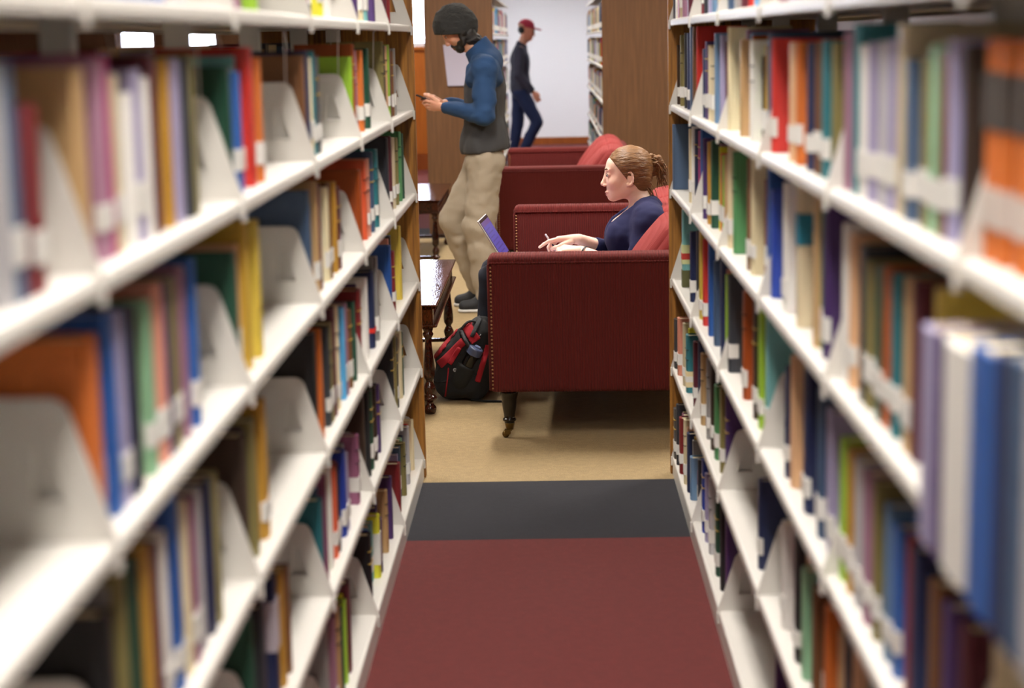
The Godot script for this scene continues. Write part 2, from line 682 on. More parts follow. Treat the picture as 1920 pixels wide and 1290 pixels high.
var BOOK_ROWS := [
	["table",0,0.073,[["cream",-6.336,0.035,0.150,0.518,0.186,""],["silver",-6.138,0.044,0.109,0.518,0.206,"w"],["olive",-5.967,0.033,0.071,0.518,0.186,""],["darkred",-5.751,0.044,0.000,0.518,0.168,""],["purple",-5.433,0.036,0.102,0.518,0.200,""],["tan",-5.277,0.033,0.145,0.518,0.196,""],["purple",-5.080,0.045,0.000,0.518,0.162,""],["lemon",-5.027,0.042,0.134,0.518,0.187,"b"],["black",-4.773,0.045,0.000,0.518,0.202,""],["maroon",-4.245,0.051,0.023,0.518,0.231,""],["lime",-4.158,0.037,0.034,0.518,0.208,""],["darkgreen",-4.081,0.044,0.000,0.518,0.214,""],["tan",-4.032,0.052,0.026,0.518,0.239,""],["mauve",-3.941,0.040,0.069,0.518,0.242,"w"],["grey",-3.806,0.051,0.000,0.518,0.259,""]]],
	["table",1,0.422,[["darkgreen",-5.997,0.037,0.000,0.518,0.220,""],["cream",-5.953,0.044,0.110,0.518,0.227,""],["charcoal",-5.793,0.044,0.000,0.518,0.233,"w"],["olive",-5.745,0.040,0.035,0.518,0.246,""],["black",-5.624,0.040,0.000,0.518,0.258,""],["purple",-5.142,0.035,0.061,0.518,0.204,""],["darkbrown",-5.039,0.032,0.059,0.518,0.216,"w"],["darkgreen",-4.941,0.046,0.041,0.518,0.228,"w"],["black",-4.848,0.036,0.047,0.518,0.241,""],["darkbrown",-4.713,0.043,0.000,0.518,0.257,""],["plum",-4.554,0.038,0.199,0.518,0.184,"w"],["lavender",-4.304,0.047,0.000,0.518,0.196,"w"],["royal",-4.252,0.046,0.082,0.518,0.214,"w"],["black",-4.114,0.044,0.000,0.518,0.201,"w"],["orangered",-4.067,0.046,0.046,0.518,0.214,"w"],["white",-3.969,0.039,0.055,0.518,0.234,""],["plum",-3.870,0.034,0.018,0.518,0.245,""],["teal",-3.798,0.042,0.000,0.518,0.211,""],["brown",-3.287,0.034,0.025,0.518,0.212,""],["ochre",-3.221,0.043,0.030,0.518,0.224,""],["navy",-3.139,0.045,0.068,0.518,0.239,"b"],["charcoal",-2.993,0.035,0.040,0.518,0.229,""],["darkgreen",-2.879,0.037,0.000,0.518,0.247,""]]],
	["table",2,0.748,[["yellow",-6.057,0.045,0.202,0.518,0.253,""],["darkred",-5.790,0.047,0.031,0.518,0.198,"w"],["blue",-5.666,0.046,0.000,0.518,0.231,""],["grey",-5.217,0.039,0.072,0.518,0.250,"w"],["navy",-5.094,0.051,0.109,0.518,0.223,"b"],["white",-4.913,0.047,0.099,0.518,0.227,""],["darkred",-4.722,0.052,0.000,0.518,0.221,""],["darkgreen",-4.582,0.037,0.056,0.518,0.208,""],["brown",-4.482,0.032,0.040,0.518,0.203,"w"],["mauve",-4.408,0.062,0.000,0.518,0.231,"w"],["skyblue",-4.340,0.039,0.083,0.518,0.230,""],["cream",-4.214,0.035,0.026,0.518,0.253,"w"],["maroon",-4.150,0.052,0.000,0.518,0.259,""],["olive",-4.091,0.056,0.000,0.518,0.232,"w"],["charcoal",-4.028,0.034,0.088,0.518,0.231,"w"],["orange",-3.895,0.035,0.050,0.518,0.248,""],["black",-3.798,0.042,0.000,0.518,0.257,""],["ochre",-3.105,0.051,0.059,0.518,0.251,"w"],["olive",-2.985,0.041,0.046,0.518,0.241,""],["darkbrown",-2.891,0.049,0.000,0.518,0.238,""],["olive",-2.632,0.044,0.000,0.518,0.234,""],["navy",-2.583,0.045,0.031,0.518,0.237,""],["silver",-2.503,0.039,0.000,0.518,0.241,""],["plum",-2.459,0.049,0.000,0.518,0.240,"w"],["cream",-2.405,0.038,0.018,0.518,0.247,""],["blue",-2.346,0.043,0.029,0.518,0.273,"w"],["white",-2.265,0.046,0.000,0.518,0.243,"w"],["maroon",-2.215,0.043,0.000,0.518,0.242,""],["ochre",-2.168,0.038,0.021,0.518,0.254,""],["darkgreen",-2.103,0.046,0.014,0.518,0.255,""],["olive",-2.038,0.035,0.016,0.518,0.259,""],["black",-1.967,0.039,0.000,0.518,0.234,""]]],
	["table",3,1.076,[["darkgreen",-6.276,0.040,0.050,0.518,0.229,""],["green",-6.185,0.049,0.081,0.518,0.240,""],["olive",-6.048,0.052,0.073,0.518,0.227,"w"],["beige",-5.920,0.049,0.071,0.518,0.234,"w"],["maroon",-5.799,0.040,0.036,0.518,0.245,"w"],["charcoal",-5.685,0.039,0.000,0.518,0.247,""],["teal",-5.332,0.052,0.093,0.518,0.232,"w"],["slateblue",-5.183,0.044,0.063,0.518,0.233,"w"],["salmon",-5.070,0.049,0.039,0.518,0.221,"w"],["orangered",-4.979,0.038,0.046,0.518,0.222,""],["burntorange",-4.839,0.047,0.000,0.518,0.206,""],["maroon",-4.335,0.044,0.024,0.518,0.201,"w"],["ochre",-4.265,0.036,0.061,0.518,0.219,""],["brown",-4.164,0.054,0.000,0.518,0.224,"w"],["cream",-4.106,0.036,0.097,0.518,0.218,"w"],["maroon",-3.972,0.048,0.000,0.518,0.237,""],["tan",-3.921,0.035,0.082,0.518,0.248,"w"],["slateblue",-3.799,0.043,0.000,0.518,0.237,""],["yellow",-3.118,0.041,0.068,0.518,0.243,""],["gold",-3.005,0.046,0.042,0.518,0.255,""],["darkgreen",-2.881,0.039,0.000,0.518,0.214,""],["blue",-2.545,0.033,0.042,0.518,0.245,"w"],["mauve",-2.466,0.033,0.020,0.518,0.243,""],["olive",-2.409,0.049,0.000,0.518,0.236,"w"],["purple",-2.356,0.033,0.000,0.518,0.236,""],["salmon",-2.321,0.042,0.022,0.518,0.240,"w"],["palegreen",-2.251,0.035,0.044,0.518,0.227,"w"],["black",-2.168,0.039,0.000,0.518,0.232,""],["navy",-2.127,0.024,0.000,0.518,0.235,""],["lavender",-2.100,0.041,0.000,0.518,0.235,"w"],["blue",-2.057,0.041,0.019,0.518,0.241,""],["orange",-1.979,0.051,0.000,0.518,0.227,""]]],
	["table",4,1.379,[["grey",-6.054,0.047,0.037,0.518,0.223,"w"],["brown",-5.967,0.033,0.049,0.518,0.215,"w"],["maroon",-5.884,0.046,0.000,0.518,0.222,""],["lime",-5.836,0.051,0.039,0.518,0.236,"w"],["peach",-5.744,0.041,0.034,0.518,0.233,""],["darkbrown",-5.669,0.029,0.000,0.518,0.235,""],["olive",-5.624,0.040,0.000,0.518,0.247,""],["darkgreen",-5.161,0.041,0.108,0.518,0.228,"w"],["orange",-4.995,0.046,0.121,0.518,0.224,"w"],["mauve",-4.826,0.039,0.000,0.518,0.224,"w"],["burntorange",-4.785,0.049,0.000,0.518,0.242,""],["lime",-4.725,0.046,0.000,0.518,0.209,""],["darkgrey",-4.037,0.048,0.022,0.518,0.217,"w"],["teal",-3.965,0.053,0.000,0.518,0.229,"w"],["cream",-3.909,0.046,0.000,0.518,0.215,"w"],["navy",-3.862,0.040,0.021,0.518,0.230,""],["brown",-3.798,0.043,0.000,0.518,0.221,""],["orange",-3.220,0.044,0.043,0.518,0.222,"w"],["red",-3.131,0.051,0.072,0.518,0.241,""],["blue",-3.000,0.050,0.045,0.518,0.201,"w"],["darkgreen",-2.904,0.037,0.000,0.518,0.211,""],["olive",-2.608,0.035,0.000,0.518,0.234,""],["charcoal",-2.571,0.034,0.030,0.518,0.227,""],["lavender",-2.506,0.043,0.028,0.518,0.228,""],["ochre",-2.434,0.037,0.036,0.518,0.229,""],["maroon",-2.359,0.043,0.000,0.518,0.233,""],["white",-2.311,0.045,0.000,0.518,0.206,""],["lavender",-2.265,0.046,0.000,0.518,0.217,"w"],["white",-2.214,0.043,0.023,0.518,0.189,""],["beige",-2.146,0.045,0.000,0.518,0.213,"w"],["magenta",-2.100,0.022,0.000,0.518,0.238,""],["mauve",-2.077,0.048,0.000,0.518,0.233,"w"],["tan",-1.988,0.045,0.000,0.518,0.224,""],["darkred",-1.799,0.044,0.000,0.518,0.190,"w"],["maroon",-1.753,0.027,0.000,0.518,0.189,""],["slateblue",-1.724,0.032,0.000,0.518,0.234,"w"],["silver",-1.691,0.035,0.000,0.518,0.234,""]]],
	["table",5,1.682,[["darkred",-5.913,0.034,0.044,0.518,0.200,""],["maroon",-5.791,0.033,0.000,0.518,0.210,""],["purple",-5.401,0.040,0.153,0.518,0.230,""],["paleteal",-5.176,0.049,0.055,0.518,0.228,"w"],["cream",-5.056,0.040,0.060,0.518,0.247,"w"],["purple",-4.909,0.036,0.000,0.518,0.220,""],["white",-4.307,0.045,0.099,0.518,0.225,""],["lemon",-4.153,0.041,0.120,0.518,0.247,"w"],["mauve",-3.904,0.037,0.000,0.518,0.220,""],["lime",-3.223,0.042,0.089,0.518,0.208,""],["mauve",-3.041,0.045,0.000,0.518,0.223,""],["silver",-2.582,0.045,0.036,0.518,0.235,""],["blue",-2.445,0.047,0.000,0.518,0.225,""],["beige",-1.905,0.035,0.040,0.518,0.225,""],["white",-1.828,0.033,0.020,0.518,0.200,""],["cream",-1.747,0.035,0.000,0.518,0.225,""]]],
	["sofa",0,0.070,[["darkgrey",-6.475,0.050,0.059,0.443,0.189,"w"],["charcoal",-6.365,0.033,0.090,0.445,0.225,"w"],["darkred",-6.241,0.046,0.107,0.447,0.204,"w"],["cream",-6.086,0.043,0.066,0.451,0.230,"w"],["navy",-5.976,0.046,0.057,0.454,0.206,""],["steel",-5.871,0.046,0.149,0.456,0.147,""],["charcoal",-5.617,0.033,0.000,0.462,0.198,"w"],["royal",-5.471,0.047,0.069,0.462,0.233,"w"],["lavender",-5.353,0.036,0.094,0.462,0.217,"w"],["silver",-5.222,0.034,0.106,0.462,0.235,"w"],["darkgreen",-5.014,0.051,0.096,0.462,0.231,"w"],["black",-4.866,0.043,0.064,0.462,0.244,""],["purple",-4.714,0.044,0.000,0.462,0.256,""],["purple",-3.627,0.037,0.067,0.462,0.264,""],["navy",-3.428,0.037,0.000,0.462,0.289,""]]],
	["sofa",1,0.412,[["charcoal",-6.475,0.050,0.082,0.446,0.184,"w"],["salmon",-6.342,0.050,0.153,0.449,0.208,"w"],["beige",-6.138,0.044,0.070,0.453,0.221,"w"],["teal",-6.023,0.051,0.195,0.455,0.200,"y"],["maroon",-5.775,0.037,0.075,0.461,0.217,"w"],["navy",-5.627,0.043,0.000,0.464,0.247,""],["tan",-5.500,0.045,0.158,0.462,0.227,"w"],["grey",-5.295,0.040,0.098,0.462,0.246,"w"],["darkbrown",-5.156,0.044,0.069,0.462,0.255,"w"],["green",-5.041,0.051,0.119,0.462,0.216,"w"],["olive",-4.870,0.040,0.063,0.462,0.241,"w"],["purple",-4.708,0.038,0.000,0.462,0.255,""],["navy",-3.950,0.034,0.000,0.462,0.210,"w"],["white",-3.541,0.042,0.149,0.462,0.224,"w"],["black",-3.348,0.048,0.047,0.462,0.252,"w"],["palegreen",-3.249,0.042,0.094,0.462,0.214,""],["brown",-3.110,0.047,0.053,0.462,0.222,""],["orange",-2.969,0.045,0.000,0.462,0.232,""],["tan",-2.819,0.058,0.000,0.462,0.239,""],["charcoal",-2.760,0.051,0.031,0.462,0.248,""],["peach",-2.675,0.035,0.059,0.462,0.266,""],["brown",-2.518,0.047,0.000,0.462,0.290,""]]],
	["sofa",2,0.743,[["paleteal",-6.273,0.042,0.000,0.462,0.275,"i"],["navy",-5.909,0.037,0.159,0.462,0.235,"w"],["charcoal",-5.653,0.045,0.000,0.462,0.265,"w"],["yellow",-5.548,0.049,0.062,0.462,0.275,"w"],["red",-5.419,0.046,0.111,0.462,0.265,"w"],["blue",-5.230,0.049,0.127,0.462,0.277,""],["slateblue",-5.052,0.043,0.163,0.462,0.244,""],["navy",-4.846,0.038,0.072,0.462,0.273,""],["lime",-4.711,0.041,0.000,0.462,0.249,""],["charcoal",-4.647,0.048,0.315,0.462,0.256,"w"],["burntorange",-4.284,0.042,0.187,0.462,0.267,"w"],["darkbrown",-4.054,0.035,0.059,0.462,0.279,"w"],["lime",-3.958,0.048,0.042,0.462,0.281,"w"],["paleteal",-3.817,0.036,0.000,0.462,0.288,"w"],["navy",-3.496,0.036,0.042,0.462,0.226,"w"],["peach",-3.416,0.037,0.139,0.462,0.261,""],["navy",-3.238,0.051,0.119,0.462,0.271,"w"],["slateblue",-3.065,0.041,0.031,0.462,0.268,"w"],["lavender",-2.947,0.038,0.000,0.462,0.249,"w"],["lime",-2.819,0.046,0.021,0.462,0.234,"w"],["ochre",-2.749,0.039,0.026,0.462,0.232,"w"],["silver",-2.683,0.049,0.029,0.462,0.233,"w"],["mauve",-2.603,0.049,0.032,0.462,0.232,"w"],["olive",-2.519,0.032,0.051,0.462,0.237,"w"],["steel",-2.433,0.037,0.020,0.462,0.226,"w"],["blue",-2.374,0.042,0.051,0.462,0.213,"w"],["darkred",-2.278,0.031,0.000,0.462,0.224,""],["navy",-2.245,0.039,0.066,0.462,0.218,""],["brown",-2.135,0.042,0.032,0.462,0.208,""],["purple",-2.058,0.040,0.034,0.462,0.203,""],["maroon",-1.965,0.037,0.000,0.462,0.208,""],["cream",-1.820,0.039,0.000,0.462,0.241,""]]],
	["sofa",3,1.074,[["slateblue",-6.475,0.050,0.000,0.444,0.234,""],["cream",-5.935,0.037,0.038,0.462,0.244,"w"],["white",-5.859,0.034,0.037,0.465,0.255,"w"],["navy",-5.785,0.050,0.046,0.468,0.251,""],["magenta",-5.689,0.052,0.000,0.472,0.250,"w"],["blue",-5.627,0.043,0.000,0.474,0.258,"w"],["purple",-5.401,0.040,0.107,0.462,0.242,"w"],["ochre",-5.252,0.052,0.069,0.462,0.240,"w"],["darkgreen",-5.131,0.043,0.137,0.462,0.252,"w"],["tan",-4.733,0.040,0.000,0.462,0.237,"w"],["cream",-4.647,0.048,0.092,0.462,0.265,"w"],["green",-4.507,0.034,0.285,0.462,0.257,""],["brown",-4.188,0.035,0.038,0.462,0.263,"w"],["cream",-4.115,0.050,0.179,0.462,0.268,"w"],["blue",-3.798,0.042,0.000,0.462,0.286,"w"],["royal",-3.733,0.037,0.153,0.462,0.228,""],["white",-3.542,0.042,0.158,0.462,0.257,"w"],["beige",-3.341,0.033,0.171,0.462,0.271,"b"],["tan",-3.135,0.048,0.026,0.462,0.275,""],["purple",-3.022,0.046,0.000,0.462,0.273,"w"],["white",-2.819,0.046,0.019,0.462,0.251,""],["peach",-2.752,0.037,0.055,0.462,0.241,"w"],["charcoal",-2.658,0.049,0.000,0.462,0.234,""],["olive",-2.606,0.047,0.031,0.462,0.218,"w"],["darkgreen",-2.526,0.059,0.000,0.462,0.220,"w"],["burntorange",-2.466,0.033,0.026,0.462,0.227,"w"],["teal",-2.406,0.038,0.043,0.462,0.225,"w"],["tan",-2.323,0.054,0.000,0.462,0.231,"w"],["maroon",-2.267,0.041,0.000,0.462,0.234,""],["yellow",-2.138,0.041,0.000,0.462,0.242,""],["lavender",-1.905,0.073,0.000,0.398,0.236,"p"],["purple",-1.830,0.024,0.000,0.398,0.241,"p"],["white",-1.804,0.115,0.000,0.398,0.240,"p"],["blue",-1.687,0.099,0.000,0.398,0.254,"p"],["navy",-1.585,0.050,0.000,0.398,0.263,"p"],["slateblue",-1.533,0.045,0.000,0.398,0.267,"p"],["silver",-1.485,0.085,0.000,0.398,0.271,"p"]]],
	["sofa",4,1.380,[["darkbrown",-6.468,0.035,0.118,0.462,0.211,"w"],["olive",-6.312,0.033,0.160,0.462,0.246,"w"],["black",-6.118,0.039,0.076,0.462,0.253,"w"],["navy",-6.003,0.046,0.064,0.462,0.252,"w"],["slateblue",-5.891,0.050,0.056,0.462,0.272,""],["brown",-5.784,0.051,0.070,0.462,0.272,""],["red",-5.626,0.042,0.000,0.462,0.272,""],["navy",-5.392,0.047,0.037,0.462,0.204,"w"],["purple",-5.307,0.051,0.046,0.462,0.226,"w"],["cream",-5.209,0.044,0.049,0.462,0.215,"w"],["beige",-5.115,0.035,0.069,0.462,0.208,"w"],["steel",-5.009,0.035,0.120,0.462,0.249,""],["lavender",-4.853,0.033,0.073,0.462,0.243,""],["maroon",-4.704,0.034,0.000,0.462,0.227,""],["cream",-4.647,0.048,0.252,0.462,0.263,""],["tan",-4.345,0.036,0.175,0.462,0.231,""],["white",-4.134,0.035,0.127,0.462,0.229,""],["slateblue",-3.794,0.038,0.000,0.462,0.246,""],["red",-3.733,0.037,0.237,0.462,0.234,"w"],["peach",-3.459,0.044,0.052,0.462,0.227,"w"],["orange",-3.362,0.037,0.102,0.462,0.227,"w"],["navy",-3.222,0.043,0.053,0.462,0.227,"w"],["brown",-3.125,0.036,0.037,0.462,0.229,"w"],["teal",-3.051,0.052,0.046,0.462,0.232,"w"],["olive",-2.944,0.046,0.000,0.462,0.229,""],["mauve",-2.819,0.046,0.031,0.462,0.244,""],["teal",-2.740,0.059,0.000,0.462,0.256,""],["white",-2.680,0.051,0.018,0.462,0.225,"w"],["lavender",-2.609,0.045,0.038,0.462,0.228,"w"],["silver",-2.526,0.047,0.022,0.462,0.230,"w"],["lavender",-2.457,0.040,0.023,0.462,0.233,"w"],["beige",-2.393,0.054,0.000,0.462,0.253,""],["slateblue",-2.336,0.050,0.046,0.462,0.207,"w"],["olive",-2.238,0.048,0.000,0.462,0.210,"w"],["palegreen",-2.189,0.050,0.000,0.462,0.226,"w"],["brown",-2.138,0.049,0.000,0.462,0.220,"w"],["lavender",-2.088,0.037,0.040,0.462,0.233,"w"],["darkbrown",-2.010,0.031,0.000,0.462,0.227,""],["orange",-1.905,0.035,0.016,0.462,0.233,"v"],["orange",-1.853,0.035,0.041,0.462,0.231,"v"],["orange",-1.776,0.033,0.045,0.462,0.230,"v"],["orange",-1.665,0.052,0.000,0.462,0.228,"v"]]],
	["sofa",5,1.684,[["darkgrey",-6.475,0.050,0.055,0.449,0.223,""],["cream",-6.370,0.049,0.031,0.451,0.230,""],["pink",-6.289,0.050,0.028,0.452,0.220,""],["beige",-6.211,0.049,0.045,0.454,0.228,"w"],["mauve",-6.116,0.040,0.050,0.456,0.203,""],["maroon",-5.920,0.049,0.000,0.458,0.247,""],["darkred",-5.441,0.050,0.043,0.462,0.228,"w"],["charcoal",-5.348,0.040,0.101,0.462,0.205,""],["lavender",-5.206,0.047,0.070,0.462,0.218,""],["steel",-5.088,0.036,0.061,0.462,0.245,""],["beige",-4.916,0.050,0.000,0.462,0.240,""],["slateblue",-4.647,0.048,0.121,0.462,0.247,"w"],["grey",-4.478,0.036,0.122,0.462,0.203,""],["maroon",-4.319,0.036,0.100,0.462,0.240,""],["beige",-3.918,0.039,0.000,0.462,0.213,""],["white",-3.733,0.037,0.079,0.462,0.215,""],["plum",-3.616,0.045,0.100,0.462,0.243,""],["lavender",-3.470,0.035,0.138,0.462,0.213,""],["slateblue",-3.158,0.047,0.000,0.462,0.225,""]]],
]

# ---------------------------------------------------------------- the room
func slab(st: SurfaceTool, x0: float, x1: float, y0: float, y1: float, z0: float, z1: float):
	box(st, Vector3((x0 + x1) / 2, (y0 + y1) / 2, (z0 + z1) / 2), Vector3(absf(x1 - x0), absf(y1 - y0), absf(z1 - z0)))

func carpet(c: Color) -> StandardMaterial3D:
	return textured(tex.pile, c, 0.95, Vector3.ONE * 2.3, tex.pile_n, 0.8)

func build_shell():
	var white := plain(Color(0.90, 0.90, 0.89), 0.8)
	var st := begin()
	slab(st, -8.2, 5.2, -0.3, -0.02, -28.0, 2.2)
	var fl := struct("floor", st, plain(Color(0.3, 0.28, 0.25), 0.9))
	var red := carpet(Color(0.44, 0.150, 0.145))
	var blue := carpet(Color(0.140, 0.138, 0.172))
	var beige := carpet(Color(0.70, 0.60, 0.43))
	var bands := [["carpet_red", 2.0, -5.63, red], ["carpet_navy", -5.63, -6.406, blue], ["carpet_beige", -6.406, -14.7, beige], ["carpet_navy", -14.7, -15.5, blue], ["carpet_red", -15.5, -27.9, red]]
	for b in bands:
		st = begin()
		slab(st, -8.0, 5.0, -0.02, 0.0, b[2], b[1])
		part(fl, b[0], st, b[3])
	st = begin()
	slab(st, -8.2, 5.2, CEIL, CEIL + 0.2, -28.0, 2.2)
	struct("ceiling", st, white)
	st = begin()
	slab(st, -8.2, -8.0, 0, CEIL, -23.0, 2.2)
	struct("wall_left", st, white)
	st = begin()
	slab(st, 5.0, 5.2, 0, CEIL, -28.0, 2.2)
	struct("wall_right", st, white)
	st = begin()
	slab(st, -8.0, 5.0, 0, CEIL, 2.0, 2.2)
	struct("wall_front", st, white)
	# the white wall that closes the far aisle
	st = begin()
	slab(st, -1.35, 5.0, 0, CEIL, -27.9, -27.7)
	struct("wall_back", st, plain(Color(0.93, 0.92, 0.93), 0.8))
	st = begin()
	slab(st, -1.35, 5.0, 0, 0.11, -27.7, -27.675)
	struct("baseboard_back", st, textured(tex.orange_wood, Color(0.85, 0.8, 0.75), 0.45, Vector3.ONE))
	st = begin()
	slab(st, -1.35, -1.25, 0, CEIL, -27.7, -22.7)
	struct("wall_return", st, white)
	# window wall: panelled dado below, three windows above
	var wood := textured(tex.orange_wood, Color(1, 1, 1), 0.4, Vector3.ONE * 0.9)
	var zw := -22.7
	var wins := [[-2.95, -1.5], [-4.7, -4.2], [-5.5, -5.0]]
	st = begin()
	slab(st, -8.0, -1.25, 0, 1.52, zw - 0.2, zw)
	slab(st, -8.0, -1.25, 3.1, CEIL, zw - 0.2, zw)
	var xs := [-8.0, -5.5, -5.0, -4.7, -4.2, -2.95, -1.5, -1.25]
	for i in [0, 2, 4, 6]:
		slab(st, xs[i], xs[i + 1], 1.52, 3.1, zw - 0.2, zw)
	struct("wall_window", st, textured(tex.brown_wood, Color(1, 1, 1), 0.5, Vector3.ONE * 0.8))
	st = begin()
	slab(st, -8.0, -1.25, 1.52, 1.56, zw - 0.02, zw + 0.06)
	slab(st, -8.0, -1.25, 1.44, 1.52, zw, zw + 0.03)
	struct("trim_1", st, wood)
	var dado := Node3D.new()
	dado.name = "trim_2"
	add_child(dado)
	dado.set_meta("kind", "structure")
	dado.set_meta("label", "orange wood dado panelling below the windows")
	dado.set_meta("category", "panelling")
	var x := -1.25
	while x > -8.0:
		st = begin()
		cbox(st, Vector3(x - 0.375, 0.82, zw + 0.012), Vector3(0.74, 1.24, 0.024), 0.006)
		part(dado, "wood_panel", st, wood)
		x -= 0.75
	st = begin()
	slab(st, -8.0, -1.25, 0.0, 0.2, zw, zw + 0.035)
	struct("baseboard_window", st, textured(tex.orange_wood, Color(0.8, 0.72, 0.66), 0.45, Vector3.ONE))
	var glass := StandardMaterial3D.new()
	glass.albedo_color = Color(0.9, 0.95, 1.0, 0.06)
	glass.transparency = BaseMaterial3D.TRANSPARENCY_ALPHA
	glass.roughness = 0.0
	for i in wins.size():
		var w = wins[i]
		st = begin()
		slab(st, w[0], w[0] + 0.05, 1.56, 3.1, zw - 0.16, zw - 0.10)
		slab(st, w[1] - 0.05, w[1], 1.56, 3.1, zw - 0.16, zw - 0.10)
		slab(st, w[0] + 0.05, w[1] - 0.05, 1.56, 1.61, zw - 0.16, zw - 0.10)
		slab(st, w[0] + 0.05, w[1] - 0.05, 3.05, 3.1, zw - 0.16, zw - 0.10)
		var f := struct("window_%d" % (i + 1), st, plain(Color(0.85, 0.85, 0.87), 0.4))
		st = begin()
		slab(st, w[0] + 0.05, w[1] - 0.05, 1.61, 3.05, zw - 0.135, zw - 0.129)
		part(f, "pane", st, glass)

# ---------------------------------------------------------------- bookcases
var white_metal: StandardMaterial3D
var deck_mesh: ArrayMesh
var bracket_mesh: ArrayMesh
var bracket_mirrored: ArrayMesh

const OUTLINE := [Vector2(0.002, -0.026), Vector2(0.003, 0.004), Vector2(-0.001, 0.016), Vector2(-0.044, 0.152), Vector2(-0.051, 0.162), Vector2(-0.062, 0.166), Vector2(-0.245, 0.166), Vector2(-0.245, -0.004), Vector2(-0.012, -0.004), Vector2(-0.012, -0.026)]

func make_bracket() -> ArrayMesh:
	# a pressed steel end plate: x = 0 at the shelf's front edge, running back to -0.25; thin along z
	var outer := OUTLINE.duplicate()
	var hole := [Vector2(-0.050, 0.046), Vector2(-0.067, 0.112), Vector2(-0.086, 0.114), Vector2(-0.092, 0.046)]
	var st := begin()
	var th := 0.003
	var ho := hole.duplicate()
	# slit from outer[1] to hole[0]
	var loop := [outer[1]]
	for i in range(2, 10):
		loop.append(outer[i])
	loop.append(outer[0])
	loop.append(outer[1] + Vector2(0.0, -0.00006))
	loop.append(ho[0] + Vector2(0.0, -0.00006))
	loop.append(ho[3])
	loop.append(ho[2])
	loop.append(ho[1])
	loop.append(ho[0])
	var pv := PackedVector2Array(loop)
	var ix := Geometry2D.triangulate_polygon(pv)
	for z in [0.0, th]:
		for k in range(0, ix.size(), 3):
			var a := pv[ix[k]]
			var b := pv[ix[k + 1]]
			var c := pv[ix[k + 2]]
			if ((b - a).cross(c - a) < 0) == (z > 0.0):
				var t := b
				b = c
				c = t
			tri(st, Vector3(a.x, a.y, z), Vector3(b.x, b.y, z), Vector3(c.x, c.y, z))
	if Geometry2D.is_polygon_clockwise(PackedVector2Array(outer)):
		outer.reverse()
	for i in outer.size():
		var a: Vector2 = outer[i]
		var b: Vector2 = outer[(i + 1) % outer.size()]
		quad(st, Vector3(a.x, a.y, th), Vector3(a.x, a.y, 0), Vector3(b.x, b.y, 0), Vector3(b.x, b.y, th))
	# hook that clips over the shelf's edge
	cbox(st, Vector3(0.0025, -0.019, 0.0015), Vector3(0.007, 0.034, 0.011), 0.0015)
	# the pressed pocket
	if Geometry2D.is_polygon_clockwise(PackedVector2Array(hole)):
		hole.reverse()
	var dep := -0.0115
	var mid := Vector2.ZERO
	for h in hole:
		mid += h / hole.size()
	for i in hole.size():
		var a: Vector2 = hole[i]
		var b: Vector2 = hole[(i + 1) % hole.size()]
		var ai := a.lerp(mid, 0.12)
		var bi := b.lerp(mid, 0.12)
		quad(st, Vector3(a.x, a.y, th), Vector3(b.x, b.y, th), Vector3(bi.x, bi.y, dep), Vector3(ai.x, ai.y, dep))
		tri(st, Vector3(ai.x, ai.y, dep), Vector3(bi.x, bi.y, dep), Vector3(mid.x, mid.y, dep))
	# pressed rim round the pocket
	for i in hole.size():
		var a: Vector2 = hole[i]
		var b: Vector2 = hole[(i + 1) % hole.size()]
		tube(st, [Vector3(a.x, a.y, th), Vector3(b.x, b.y, th)], 0.0024, 6)
	return finish(st)

# sg = +1: shelves face +x (bookcase left of the aisle), -1: face -x
func bookcase(label: String, face: float, sg: float, z_far: float, bays: int, levels: Array, panel_at_far: bool, wood: Material, detailed: bool) -> Node3D:
	var z_near := z_far + BAY * bays
	var t := thing("library_bookcase", label, "bookcase", Vector3(face * -sg, 0, z_far))
	var deep := 0.56
	for back in [false, true]:
		var turn := 0.0 if (sg > 0) != back else PI
		var ox := 0.0 if not back else -sg * deep
		for b in bays:
			for i in levels.size() + 1:
				var y: float = levels[i] - 0.024 if i < levels.size() else 1.985
				if i == 0:
					y = levels[0] - 0.024
				var s := MeshInstance3D.new()
				s.name = "shelf"
				s.mesh = deck_mesh
				s.material_override = white_metal
				s.position = Vector3(ox, y, (b + 0.5) * BAY)
				s.rotation.y = turn
				t.add_child(s, true)
				if detailed and not back and i < levels.size():
					for far in [true]:
						var k := MeshInstance3D.new()
						k.name = "end_bracket"
						k.material_override = white_metal
						k.mesh = bracket_mesh if sg > 0 else bracket_mirrored
						var e := -sg if far else sg
						k.position = Vector3(0, 0.024, e * (BAY / 2 - (0.0 if far else 0.0042)))
						s.add_child(k, true)
	var st := begin()
	for b in range(0, bays + 1):
		var up := begin()
		box(up, Vector3(-sg * deep / 2, 1.16, clampf(b * BAY, 0.02, bays * BAY - 0.02)), Vector3(0.05, 2.28, 0.036))
		part(t, "upright", up, white_metal)
	for q in [0.0, 1.0]:
		var kb := begin()
		var xk := -sg * 0.0105 if q == 0.0 else -sg * (deep - 0.0105)
		box(kb, Vector3(xk, (levels[0] - 0.024) / 2, bays * BAY / 2), Vector3(0.02, levels[0] - 0.024, bays * BAY))
		part(t, "kick_plate", kb, white_metal)
	st = begin()
	box(st, Vector3(-sg * deep / 2, 2.31, bays * BAY / 2), Vector3(deep, 0.02, bays * BAY))
	part(t, "canopy", st, white_metal)
	st = begin()
	var zp := -0.019 if panel_at_far else bays * BAY + 0.019
	cbox(st, Vector3(-sg * (deep / 2), 1.165, zp), Vector3(deep + 0.014, 2.33, 0.034), 0.003)
	part(t, "end_panel", st, wood)
	return t

